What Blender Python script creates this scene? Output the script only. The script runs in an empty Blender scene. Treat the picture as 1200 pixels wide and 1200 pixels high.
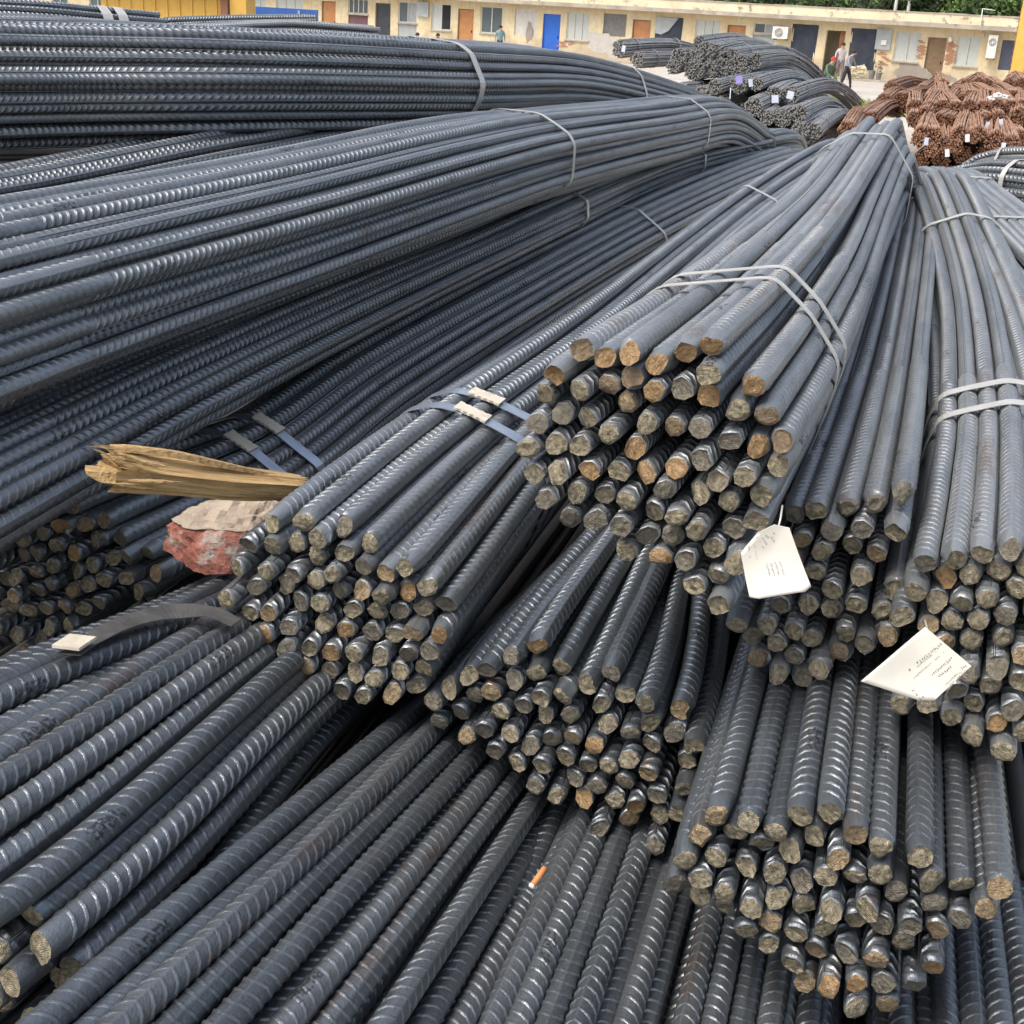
import bpy, bmesh, math, random
import numpy as np
from mathutils import Vector, Matrix
random.seed(7); rng = np.random.default_rng(11)
scene = bpy.context.scene; COL = scene.collection
# ------------------------------------------------------------------ camera, sky, sun, exposure
CAM = np.array([0, 0, 2.45])
FWD = np.array([0, .93060, -.36604]); RIGHT = np.array([.99834, .02109, .05361]); UP = np.array([-.05760, .36543, .92906])
cam = bpy.data.cameras.new('camera'); cam.sensor_width = 36; cam.lens = 36*1500/1200; cam.clip_start = .05; cam.clip_end = 900
camo = bpy.data.objects.new('camera', cam); COL.objects.link(camo); scene.camera = camo
camo.matrix_world = Matrix([[RIGHT[i], UP[i], -FWD[i], CAM[i]] for i in range(3)] + [[0, 0, 0, 1]])
SUN_EL, SUN_AZ = 60, 240        # azimuth in degrees clockwise from +Y: high on the left, behind the camera
w = bpy.data.worlds.new('World'); scene.world = w; w.use_nodes = True
wn = w.node_tree.nodes; sky = wn.new('ShaderNodeTexSky'); sky.sky_type = 'NISHITA'; sky.sun_disc = False
sky.sun_elevation = math.radians(SUN_EL); sky.sun_rotation = math.radians(SUN_AZ); sky.air_density = 1.0; sky.dust_density = 5.0; sky.ozone_density = 1.0
hs = wn.new('ShaderNodeHueSaturation'); hs.inputs['Saturation'].default_value = .7      # hazy overcast
w.node_tree.links.new(sky.outputs[0], hs.inputs['Color']); w.node_tree.links.new(hs.outputs[0], wn['Background'].inputs[0]); wn['Background'].inputs[1].default_value = .15
sun = bpy.data.lights.new('sun', 'SUN'); sun.energy = 1.2; sun.angle = math.radians(30); sun.color = (1, .95, .88)
suno = bpy.data.objects.new('sun', sun); COL.objects.link(suno)
az, el = math.radians(SUN_AZ), math.radians(SUN_EL)
suno.rotation_euler = Vector((math.sin(az)*math.cos(el), math.cos(az)*math.cos(el), math.sin(el))).to_track_quat('Z', 'Y').to_euler()
scene.view_settings.view_transform = 'Standard'; scene.view_settings.look = 'None'; scene.view_settings.gamma = 1
scene.view_settings.use_curve_mapping = False; scene.view_settings.exposure = 0.82
scene.render.engine = 'CYCLES'; scene.cycles.max_bounces = 6; scene.cycles.diffuse_bounces = 3

# ------------------------------------------------------------------ node helpers and materials
class NT:
    def __init__(s, name):
        s.m = bpy.data.materials.new(name); s.m.use_nodes = True; s.t = s.m.node_tree; s.b = s.t.nodes['Principled BSDF']
    def n(s, typ, **kw):
        q = s.t.nodes.new('ShaderNode'+typ)
        for k, v in kw.items(): setattr(q, k, v)
        return q
    def l(s, a, b): s.t.links.new(a, b)
    def math(s, op, a, b=None, c=None, clamp=False):
        q = s.n('Math', operation=op, use_clamp=clamp)
        for i, x in enumerate((a, b, c)):
            if x is None: continue
            if isinstance(x, (int, float)): q.inputs[i].default_value = x
            else: s.l(x, q.inputs[i])
        return q.outputs[0]
    def mix(s, f, a, b):
        q = s.n('Mix', data_type='RGBA')
        for i, x in ((0, f), (6, a), (7, b)):
            if isinstance(x, (int, float)): q.inputs[i].default_value = x
            elif isinstance(x, tuple): q.inputs[i].default_value = x+(1,)
            else: s.l(x, q.inputs[i])
        return q.outputs[2]
    def noise(s, vec, scale, detail=4, rough=.6, lo=None, hi=None):
        q = s.n('TexNoise'); q.inputs['Scale'].default_value = scale; q.inputs['Detail'].default_value = detail; q.inputs['Roughness'].default_value = rough
        if vec is not None: s.l(vec, q.inputs['Vector'])
        if lo is None: return q.outputs['Fac']
        return s.ramp(q.outputs['Fac'], lo, hi)
    def ramp(s, f, lo, hi):
        q = s.n('MapRange', clamp=True); q.inputs[1].default_value = lo; q.inputs[2].default_value = hi
        s.l(f, q.inputs[0]); return q.outputs[0]
    def obj(s): return s.n('TexCoord').outputs['Object']
    def rnd(s): return s.n('ObjectInfo').outputs['Random']
    def set(s, **kw):
        for k, v in kw.items():
            k = {'Base': 'Base Color', 'Spec': 'Specular IOR Level'}.get(k, k)
            i = s.b.inputs[k]
            if isinstance(v, tuple): i.default_value = v+(1,)
            elif isinstance(v, (int, float)): i.default_value = v
            else: s.l(v, i)
    def bump(s, h, dist, strength=1.0, normal=None):
        q = s.n('Bump'); q.inputs['Distance'].default_value = dist; q.inputs['Strength'].default_value = strength
        s.l(h, q.inputs['Height'])
        if normal is not None: s.l(normal, q.inputs['Normal'])
        return q.outputs[0]

PITCH = .0195
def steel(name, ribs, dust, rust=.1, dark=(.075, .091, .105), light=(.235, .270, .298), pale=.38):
    N = NT(name); uv = N.n('TexCoord').outputs['UV']; r = N.rnd()
    sep = N.n('SeparateXYZ'); N.l(uv, sep.inputs[0]); u, v = sep.outputs[0], sep.outputs[1]
    seed = N.math('MULTIPLY', r, 37.0)
    ang = N.math('MULTIPLY', u, 2*math.pi)
    co = N.n('CombineXYZ'); N.l(N.math('MULTIPLY', N.math('COSINE', ang), .016), co.inputs[0]); N.l(N.math('MULTIPLY', N.math('SINE', ang), .016), co.inputs[1]); N.l(N.math('ADD', v, seed), co.inputs[2])
    p = co.outputs[0]
    mp = N.n('Mapping'); mp.inputs['Scale'].default_value = (1, 1, .18); N.l(p, mp.inputs[0]); ps = mp.outputs[0]
    n1 = N.noise(ps, 55, 5, .65, .3, .7); n2 = N.noise(p, 240, 3, .7, .35, .65); n3 = N.noise(ps, 16, 4, .6, .28, .62)
    c = N.mix(n1, dark, light)
    c = N.mix(N.math('MULTIPLY', n2, .35), c, (.095, .105, .118))
    big = N.noise(ps, 7, 3, .6, .32, .68); c = N.mix(N.math('MULTIPLY', big, pale), c, (.32, .35, .37))
    tone = N.ramp(r, 0, 1)
    c = N.mix(N.math('MULTIPLY', N.math('SUBTRACT', tone, .35, clamp=True), .5), c, (.30, .325, .34))
    c = N.mix(N.math('MULTIPLY', n3, dust), c, (.40, .395, .385))
    rm = N.math('MULTIPLY', N.noise(ps, 34, 5, .7, .54, .72), N.math('ADD', N.math('MULTIPLY', N.math('GREATER_THAN', r, .78), .55), rust))
    c = N.mix(rm, c, (.165, .095, .058))
    spk = N.noise(p, 420, 2, .5, .70, .76)
    c = N.mix(N.math('MULTIPLY', spk, .35), c, (.42, .42, .40))
    mv = N.math('FRACT', N.math('ADD', N.math('DIVIDE', v, 1.15), seed)); mu = N.math('ABSOLUTE', N.math('SUBTRACT', N.math('FRACT', N.math('MULTIPLY', u, 2.0)), .5))
    mk = N.math('MULTIPLY', N.math('MULTIPLY', N.math('LESS_THAN', mv, .05), N.math('LESS_THAN', mu, .17)), N.noise(p, 190, 1, .4, .50, .54))
    c = N.mix(N.math('MULTIPLY', mk, .7), c, (.03, .032, .036))          # rolled-in mill marks, worn to dark smudges
    N.set(Base=c, Metallic=.80-.4*dust, Roughness=N.math('ADD', N.math('MULTIPLY', n2, .16), .265 + .12*dust), Spec=.5)
    fine = N.bump(N.math('ADD', n2, N.math('MULTIPLY', n1, .6)), .0006, .55)
    if ribs:
        s2 = N.math('ABSOLUTE', N.math('SINE', ang))
        tri = N.math('SUBTRACT', .6, N.math('MULTIPLY', N.math('ABSOLUTE', N.math('SUBTRACT', N.math('MULTIPLY', u, 2.0), 1.0)), 1.2))
        ph = N.math('FRACT', N.math('ADD', N.math('DIVIDE', v, PITCH), tri))
        pk = N.math('ABSOLUTE', N.math('SUBTRACT', ph, .5))
        pulse = N.math('SUBTRACT', 1.0, N.ramp(pk, .03, .34))
        h = N.math('MULTIPLY', pulse, N.math('POWER', s2, .8))
        seam = N.math('SUBTRACT', 1.0, N.ramp(s2, .05, .13))
        h = N.math('MAXIMUM', h, N.math('MULTIPLY', seam, .7))
        N.set(Normal=N.bump(h, .0045, 1.0, fine))
    else: N.set(Normal=fine)
    return N.m
def cutsteel(name, rusty):
    N = NT(name); r = N.rnd(); o = N.n('TexCoord').outputs['UV']
    sh = N.n('VectorMath', operation='ADD'); N.l(o, sh.inputs[0])
    cx = N.n('CombineXYZ'); N.l(N.math('MULTIPLY', r, 19), cx.inputs[0]); N.l(N.math('MULTIPLY', r, 7), cx.inputs[1]); N.l(cx.outputs[0], sh.inputs[1]); p = sh.outputs[0]
    n1 = N.noise(p, 2.2, 5, .6, .3, .7); n2 = N.noise(p, 7, 4, .6, .62, .70)
    a = N.mix(n1, (.075, .065, .042), (.40, .345, .235))
    b = N.mix(n1, (.23, .125, .05), (.42, .28, .14))
    c = N.mix(.85 if rusty else N.math('MULTIPLY', N.math('GREATER_THAN', r, .9), .4), a, b)
    c = N.mix(N.math('MULTIPLY', N.math('LESS_THAN', r, .25), .55), c, (.10, .095, .085))
    c = N.mix(N.math('MULTIPLY', n2, .8), c, (.07, .05, .035))
    st = N.n('TexWave'); st.inputs['Scale'].default_value = 3; st.inputs['Distortion'].default_value = 6; N.l(p, st.inputs[0])
    N.set(Base=c, Metallic=.45, Roughness=.38, Normal=N.bump(N.math('ADD', n1, N.math('MULTIPLY', st.outputs['Fac'], .3)), .002, .8))
    return N.m
def plain(name, a, b, scale=8, rough=.7, metal=0, bump=0, stretch=(1, 1, 1), rndmix=0, spots=None):
    N = NT(name); mp = N.n('Mapping'); mp.inputs['Scale'].default_value = stretch; N.l(N.obj(), mp.inputs[0]); p = mp.outputs[0]
    f = N.noise(p, scale, 6, .65, .3, .7); c = N.mix(f, a, b)
    if rndmix: c = N.mix(N.math('MULTIPLY', N.rnd(), rndmix), c, (.5, .45, .4))
    if spots: c = N.mix(N.noise(p, spots[1], 5, .7, spots[2], spots[2]+.1), c, spots[0])
    N.set(Base=c, Roughness=rough, Metallic=metal)
    if bump: N.set(Normal=N.bump(f, bump, .8))
    return N.m
RIB = {k: steel('ribbed_steel_'+k, True, d, r) for k, d, r in (('dusty', .50, .10), ('mid', .34, .16), ('dark', .20, .12))}
GEO = {k: steel('rolled_steel_'+k, False, d, r) for k, d, r in (('dusty', .50, .10), ('mid', .34, .16), ('dark', .20, .12))}
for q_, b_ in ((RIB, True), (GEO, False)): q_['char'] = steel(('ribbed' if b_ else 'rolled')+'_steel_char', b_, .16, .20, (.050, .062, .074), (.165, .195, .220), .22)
CUT = cutsteel('cut_steel', False); CUTR = cutsteel('cut_steel_rusty', True)
STRAP_GREY = plain('strap_grey', (.46, .45, .41), (.60, .585, .54), 20, .36, .35)
STRAP_BLUE = plain('strap_blue_steel', (.30, .34, .40), (.48, .53, .60), 20, .32, .7)
STRAP_DARK = plain('strap_dark_steel', (.06, .06, .06), (.17, .165, .155), 20, .45, .4)
CLASP_M = plain('clasp_metal', (.55, .49, .38), (.72, .66, .54), 40, .5, .2, spots=((.2, .12, .06), 60, .62))
PAPER = plain('tag_paper', (.58, .555, .48), (.66, .64, .56), 9, .75)
INK = plain('ink', (.05, .05, .055), (.09, .09, .09), 40, .7)

# ------------------------------------------------------------------ mesh helpers
def mesh(name, V, Fc, mats, parent=None, matidx=None, smooth=None, uv=None):
    me = bpy.data.meshes.new(name); me.from_pydata([tuple(map(float, v)) for v in V], [], [tuple(map(int, q)) for q in Fc])
    for m in (mats if isinstance(mats, (list, tuple)) else [mats]): me.materials.append(m)
    if matidx is not None: me.polygons.foreach_set('material_index', np.asarray(matidx, np.int32))
    if smooth is not None:
        me.polygons.foreach_set('use_smooth', np.full(len(Fc), smooth) if isinstance(smooth, bool) else np.asarray(smooth, bool))
    me.update()
    o = bpy.data.objects.new(name, me); COL.objects.link(o)
    if parent is not None: o.parent = parent
    return o
def tag(o, label=None, cat=None, group=None, kind=None):
    for k, v in (('label', label), ('category', cat), ('group', group), ('kind', kind)):
        if v: o[k] = v
    return o
def empty(name, loc=(0, 0, 0), rz=0):
    o = bpy.data.objects.new(name, None); COL.objects.link(o); o.location = loc; o.rotation_euler = (0, 0, rz); o.empty_display_size = .1; return o
class MB:
    def __init__(s): s.V = []; s.F = []; s.M = []
    def add(s, V, Fc, m=0):
        k = len(s.V); s.V += [tuple(v) for v in V]; s.F += [tuple(i+k for i in q) for q in Fc]; s.M += [m]*len(Fc); return s
    def box(s, x0, x1, y0, y1, z0, z1, m=0, bev=0):
        V = [(x, y, z) for z in (z0, z1) for y in (y0, y1) for x in (x0, x1)]
        return s.add(V, [(0, 2, 3, 1), (4, 5, 7, 6), (0, 1, 5, 4), (2, 6, 7, 3), (0, 4, 6, 2), (1, 3, 7, 5)], m)
    def tube(s, P, R, n=8, m=0, cap=True):
        P = np.array(P, float); R = np.broadcast_to(R, (len(P),)); V = []; T = np.gradient(P, axis=0); T /= np.linalg.norm(T, axis=1)[:, None]
        ref = np.array([0, 0, 1.]) if abs(T[0][2]) < .9 else np.array([1., 0, 0])
        for p, t, r in zip(P, T, R):
            a = np.cross(t, ref); a /= np.linalg.norm(a); b = np.cross(a, t)
            V += [p + r*(math.cos(2*math.pi*i/n)*a + math.sin(2*math.pi*i/n)*b) for i in range(n)]
        Fc = [(k*n+i, k*n+(i+1) % n, (k+1)*n+(i+1) % n, (k+1)*n+i) for k in range(len(P)-1) for i in range(n)]
        if cap: Fc += [tuple(range(n))[::-1], tuple((len(P)-1)*n+i for i in range(n))]
        return s.add(V, Fc, m)
    def build(s, name, mats, parent=None, smooth=False): return mesh(name, s.V, s.F, mats, parent, s.M, smooth)

# ------------------------------------------------------------------ rebar bundles
D = .032
def catmull(p, n=40):
    p = np.array(p, float); q = np.vstack([2*p[0]-p[1], p, 2*p[-1]-p[-2]]); o = []
    for i in range(1, len(q)-2):
        a, b, c, d = q[i-1:i+3]
        for t in np.linspace(0, 1, n, endpoint=False): o.append(.5*(2*b+(c-a)*t+(2*a-5*b+4*c-d)*t*t+(3*b-a-3*c+d)*t**3))
    o.append(q[-2]); return np.array(o)
class Path:
    def __init__(s, wp):
        c = catmull(wp); t0 = c[0]-c[1]; t0 /= np.linalg.norm(t0); c = np.vstack([c[0]+t0*.25, c])
        s.s = np.r_[0, np.cumsum(np.linalg.norm(np.diff(c, axis=0), axis=1))]-.25; s.c = c; s.L = s.s[-1]
        T = np.gradient(c, axis=0); T /= np.linalg.norm(T, axis=1)[:, None]; s.T = T
        r = np.cross(T[0], [0, 0, 1]); r /= np.linalg.norm(r); Rr = [r]
        for t in T[1:]:
            r = r-t*(r@t); r /= np.linalg.norm(r); Rr.append(r)
        s.R = np.array(Rr); s.V = np.cross(s.R, T)
    def at(s, x):
        f = lambda A: np.stack([np.interp(x, s.s, A[:, i]) for i in range(3)], -1)
        return f(s.c), f(s.T), f(s.R), f(s.V)
def smooth01(x): x = np.clip(x, 0, 1); return x*x*(3-2*x)
PHI = []
for h in (0, math.pi): PHI += [h, h+.13] + [h+a for a in (.45, .95, math.pi/2, math.pi-.95, math.pi-.45)] + [h+math.pi-.13]
PHI = np.array(PHI)
NTRI = [0]
def bar(path, off, seed, mats, parent, origin, vis, fan=.75, L1=None, pinch=0, D=D):
    """one ribbed bar following the bundle's path at its own place in the section; its visible near length carries modelled ribs"""
    rg = np.random.default_rng(seed); u0, v0, u1, v1 = [x/1e4 for x in off[:4]]; s0 = off[4]/1e3 + rg.uniform(-.006, .022)
    L = (L1 or path.L) - rg.uniform(0, .05); r = D/2*.985; wv = rg.uniform(0, 6.28, 3); wa = rg.normal(0, .0016, 2)*(5 if rg.random() < .07 else 1); hs = rg.uniform(.65, 1.1)
    def cen(x):
        c, T, Rr, Vv = path.at(x); k = smooth01((x-.05)/fan)[:, None]
        u = (u0*(1-k)+u1*k)*(1-pinch*smooth01((x-1.0)/.9))[:, None] + (wa[0]*np.sin(x*3.1+wv[0]))[:, None]*k; v = v0*(1-k)+v1*k + (wa[1]*np.sin(x*2.7+wv[1]))[:, None]*k
        return c+u*Rr+v*Vv, T, Rr, Vv
    g = np.linspace(s0, L, 160); cg = cen(g)[0]-CAM; dep = cg @ FWD; px = 600+1500*(cg@RIGHT)/np.maximum(dep, .05); py = 600-1500*(cg@UP)/np.maximum(dep, .05)
    inn = (dep > .3) & (px > -60) & (px < 1260) & (py > -60) & (py < 1290)
    near = inn & (dep < (2.4 if D > .03 else 2.0))
    roll = rg.uniform(0, 6.28)
    if vis: ph = PHI; n = 16
    else: n = 8; ph = np.arange(8)*math.pi/4
    rings = []          # s, rib height, ribbed flag, slant
    a = b = None
    if vis and near.any(): a, b = g[near][0], g[near][-1]
    s = s0; st = .07 if vis else .16; base = 0
    lst = [(s0, 0, 0)]
    lst.append((s0+.007, 0, 0)); s = s0+.007
    if a is not None:
        while s+st < a: s += st; lst.append((s, 0, 0))
        k0 = math.ceil((max(s, a)+.012)/PITCH); k1 = int(b/PITCH)
        for k in range(k0, k1):
            for q, hh in ((-.165, 0), (-.06, 1), (.06, 1), (.165, 0)): lst.append(((k+q)*PITCH, hh, 1))
        s = lst[-1][0]+.012; lst.append((s, 0, 0))
    while s+st < L: s += st; lst.append((s, 0, 0))
    lst.append((L, 0, 0)); A = np.array(lst); m = len(A)
    half = (ph % math.pi)/math.pi; sgn = np.where(ph < math.pi, 1, -1); sl = sgn*(half*1.2-.6)*PITCH
    ss = A[:, 0][:, None] + A[:, 2][:, None]*sl[None]
    hgt = A[:, 1][:, None]*(np.abs(np.sin(ph))**.6)[None]*.0020*hs
    seam = (np.abs(np.sin(ph)) < .05)*.0012 if vis else 0*ph
    rad = r + hgt + seam[None]
    # sheared, slightly squashed end
    q = rg.uniform(0, 6.28, 3); sq = 1-.27*np.clip(np.cos(ph-q[0]), 0, 1)**3-.20*np.clip(np.cos(ph-q[1]), 0, 1)**4-.12*np.clip(np.cos(ph-q[2]), 0, 1)**6+rg.normal(0, .02, n)
    sqr = 1/np.maximum(np.abs(np.cos(ph-q[0])), np.abs(np.sin(ph-q[0])))**rg.uniform(0, .45); sq = sq*sqr*.94
    rad[0] = r*sq*.985; rad[1] = r*(.35+.65*sq)*1.02
    tl = rg.normal(0, .20, 2); ss[0] += (tl[0]*np.cos(ph)+tl[1]*np.sin(ph))*r + rg.normal(0, .0006, n)
    c, T, Rr, Vv = cen(ss.ravel()); pr = (ph+roll)[None].repeat(m, 0).ravel()
    X = c + rad.ravel()[:, None]*(np.cos(pr)[:, None]*Rr+np.sin(pr)[:, None]*Vv)
    # cut face: one inner ring and a centre
    ca, Ta, Ra, Va = cen(np.array([s0])); din = rg.uniform(-.004, .003)
    inr = r*sq*rg.uniform(.55, .75)
    sin_ = (tl[0]*np.cos(ph)+tl[1]*np.sin(ph))*inr+din
    I = ca+sin_[:, None]*Ta+(inr*np.cos(ph+roll))[:, None]*Ra+(inr*np.sin(ph+roll))[:, None]*Va
    V = np.vstack([X, I, ca+Ta*(din+rg.normal(0, .0012))])-origin
    k = np.arange(m-1)[:, None]*n; i = np.arange(n)[None]; j = (i+1) % n
    Q = np.stack([k+i, k+n+i, k+n+j, k+j], -1).reshape(-1, 4)
    ib = m*n; C1 = np.stack([i[0], j[0], j[0]+ib, i[0]+ib], -1)
    C2 = np.stack([np.full(n, ib+n), i[0]+ib, j[0]+ib], -1)
    me = bpy.data.meshes.new('bar'); nq = len(Q)+n; nl = nq*4+n*3
    loops = np.concatenate([Q.ravel(), C1.ravel(), C2.ravel()]).astype(np.int32)
    starts = np.concatenate([np.arange(nq)*4, nq*4+np.arange(n)*3]).astype(np.int32); tot = np.concatenate([np.full(nq, 4), np.full(n, 3)]).astype(np.int32)
    me.vertices.add(len(V)); me.vertices.foreach_set('co', V.astype(np.float32).ravel())
    me.loops.add(nl); me.loops.foreach_set('vertex_index', loops); me.polygons.add(nq+n)
    me.polygons.foreach_set('loop_start', starts)
    ribf = (A[:-1, 2]+A[1:, 2] > 0); mi = np.concatenate([np.where(ribf, 0, 1).repeat(n), np.full(2*n, 2)])
    mi[:n] = 0
    for q_ in mats: me.materials.append(q_)
    me.polygons.foreach_set('material_index', mi.astype(np.int32)); me.polygons.foreach_set('use_smooth', np.concatenate([np.full(len(Q), True), np.full(2*n, False)]))
    uvl = me.uv_layers.new(name='UVMap'); un = np.append(ph, 2*math.pi)/(2*math.pi)
    U = np.empty((len(Q), 4, 2)); ci = np.tile(np.arange(n), m-1); rk = np.repeat(np.arange(m-1), n)
    U[:, 0, 0] = un[ci]; U[:, 1, 0] = un[ci]; U[:, 2, 0] = un[ci+1]; U[:, 3, 0] = un[ci+1]
    # the pattern in the material runs on the unslanted length
    vb = A[:, 0]; U[:, 0, 1] = vb[rk]; U[:, 1, 1] = vb[rk+1]; U[:, 2, 1] = vb[rk+1]; U[:, 3, 1] = vb[rk]
    cx, cy = np.cos(ph), np.sin(ph); jn = (np.arange(n)+1) % n; ci = np.arange(n)
    E1 = np.empty((n, 4, 2))
    for q_, (idx, f) in enumerate(((ci, 1), (jn, 1), (jn, .65), (ci, .65))): E1[:, q_, 0] = cx[idx]*f; E1[:, q_, 1] = cy[idx]*f
    E2 = np.zeros((n, 3, 2)); E2[:, 1, 0] = cx*.65; E2[:, 1, 1] = cy*.65; E2[:, 2, 0] = cx[jn]*.65; E2[:, 2, 1] = cy[jn]*.65
    uvl.data.foreach_set('uv', np.concatenate([U.ravel(), E1.ravel(), E2.ravel()]).astype(np.float32))
    me.update(calc_edges=True)
    if a is not None:
        ev = np.empty(len(me.edges)*2, np.int32); me.edges.foreach_get('vertices', ev); ev = ev.reshape(-1, 2)//n
        base = np.append((A[:, 2] > 0) & (A[:, 1] == 0), [False]*4); sh = (ev[:, 0] == ev[:, 1]) & base[np.minimum(ev[:, 0], m)]
        me.attributes.new('sharp_edge', 'BOOLEAN', 'EDGE').data.foreach_set('value', sh)
    NTRI[0] += nq*2+n
    o = bpy.data.objects.new('bar', me); COL.objects.link(o); o.parent = parent
    return o
def hull2(P):
    P = sorted(map(tuple, P)); H = []
    for seq in (P, P[::-1]):
        h = []
        for p in seq:
            while len(h) > 1 and (h[-1][0]-h[-2][0])*(p[1]-h[-2][1])-(h[-1][1]-h[-2][1])*(p[0]-h[-2][0]) <= 0: h.pop()
            h.append(p)
        H += h[:-1]
    return np.array(H)
def strap(path, offs, s, mat, parent, origin, fan=.75, D=D, wd=.03, th=.0014, clasp=None, lift=.0015, skew=0, jog=0):
    k = float(smooth01(np.array((s-.05)/fan))); uv = offs[:, :2]*(1-k)+offs[:, 2:4]*k
    a = np.linspace(0, 2*math.pi, 14, endpoint=False); pts = (uv[:, None]+(D/2+.001)*np.stack([np.cos(a), np.sin(a)], -1)[None]).reshape(-1, 2)
    H = hull2(pts); H = np.vstack([H, H[:1]]); d = np.r_[0, np.cumsum(np.linalg.norm(np.diff(H, axis=0), axis=1))]
    m = 90; q = np.linspace(0, d[-1], m, endpoint=False); R2 = np.stack([np.interp(q, d, H[:, i]) for i in (0, 1)], -1)
    for _ in range(1): R2 = (R2+.5*np.roll(R2, 1, 0)+.5*np.roll(R2, -1, 0))/2
    tg = np.roll(R2, -1, 0)-np.roll(R2, 1, 0); nr = np.stack([tg[:, 1], -tg[:, 0]], -1); nr /= np.linalg.norm(nr, axis=1)[:, None]
    wob = np.random.default_rng(int(s*1000)); ds = skew*R2[:, 0]+.004*np.sin(np.linspace(0, 6.28, m, endpoint=False)*2+wob.uniform(0, 6))
    V = []
    for rr in (lift, lift+th):
        for sg in (-.5, .5):
            x = s+ds+sg*wd; c, T, Rr, Vv = path.at(x); Q = R2+nr*rr; V.append(c+Q[:, :1]*Rr+Q[:, 1:]*Vv)
    V = np.vstack(V)-origin; Fc = []
    for i in range(m):
        j = (i+1) % m; a0, b0, a1, b1 = i, m+i, 2*m+i, 3*m+i; a0j, b0j, a1j, b1j = j, m+j, 2*m+j, 3*m+j
        Fc += [(a0, b0, b0j, a0j), (a1, a1j, b1j, b1), (a0, a0j, a1j, a1), (b0, b1, b1j, b0j)]
    o = mesh('strap', V, Fc, mat, parent, smooth=False)
    if clasp is not None:
        i = int(np.argmax(nr @ np.array([math.sin(clasp), math.cos(clasp)]))); c, T, Rr, Vv = path.at(np.array([s+ds[i]])); c, T, Rr, Vv = c[0], T[0], Rr[0], Vv[0]
        p = c+R2[i][0]*Rr+R2[i][1]*Vv; nn = nr[i][0]*Rr+nr[i][1]*Vv; tt = np.cross(T, nn)
        W = []; Fq = []; nx = 10
        for x in range(nx+1):
            xx = (x/nx-.5)*.062; hw = .0185-(.003 if x in (2, 4, 6, 8) else 0)
            for y, z in ((-hw, .001), (-hw, .0052), (hw, .0052), (hw, .001)): W.append(p+tt*xx+T*y+nn*(z+lift)-origin)
        for x in range(nx):
            for e in range(4): Fq.append((x*4+e, x*4+(e+1) % 4, x*4+4+(e+1) % 4, x*4+4+e))
        Fq += [(0, 1, 2, 3), (nx*4+3, nx*4+2, nx*4+1, nx*4)]
        mesh('clasp', W, Fq, CLASP_M, o, smooth=False)
    return o
def visible(path, offs, s, fan=.75, D=D):
    c, T, Rr, Vv = [x[0] for x in path.at(np.array([s]))]; k = float(smooth01(np.array((s-.05)/fan))); uv = offs[:, :2]*(1-k)+offs[:, 2:4]*k
    e = np.array([(CAM-c)@Rr, (CAM-c)@Vv]); e /= np.linalg.norm(e); al = uv@e; pe = uv@np.array([-e[1], e[0]]); out = []
    xs = np.linspace(-.45, .45, 19)*D
    for i in range(len(uv)):
        m = al > al[i]+.004; out.append((np.abs(pe[m][None]-(pe[i]+xs)[:, None]) < D*.47).any(1).mean() < .93 if m.any() else True)
    return np.array(out)
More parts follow.
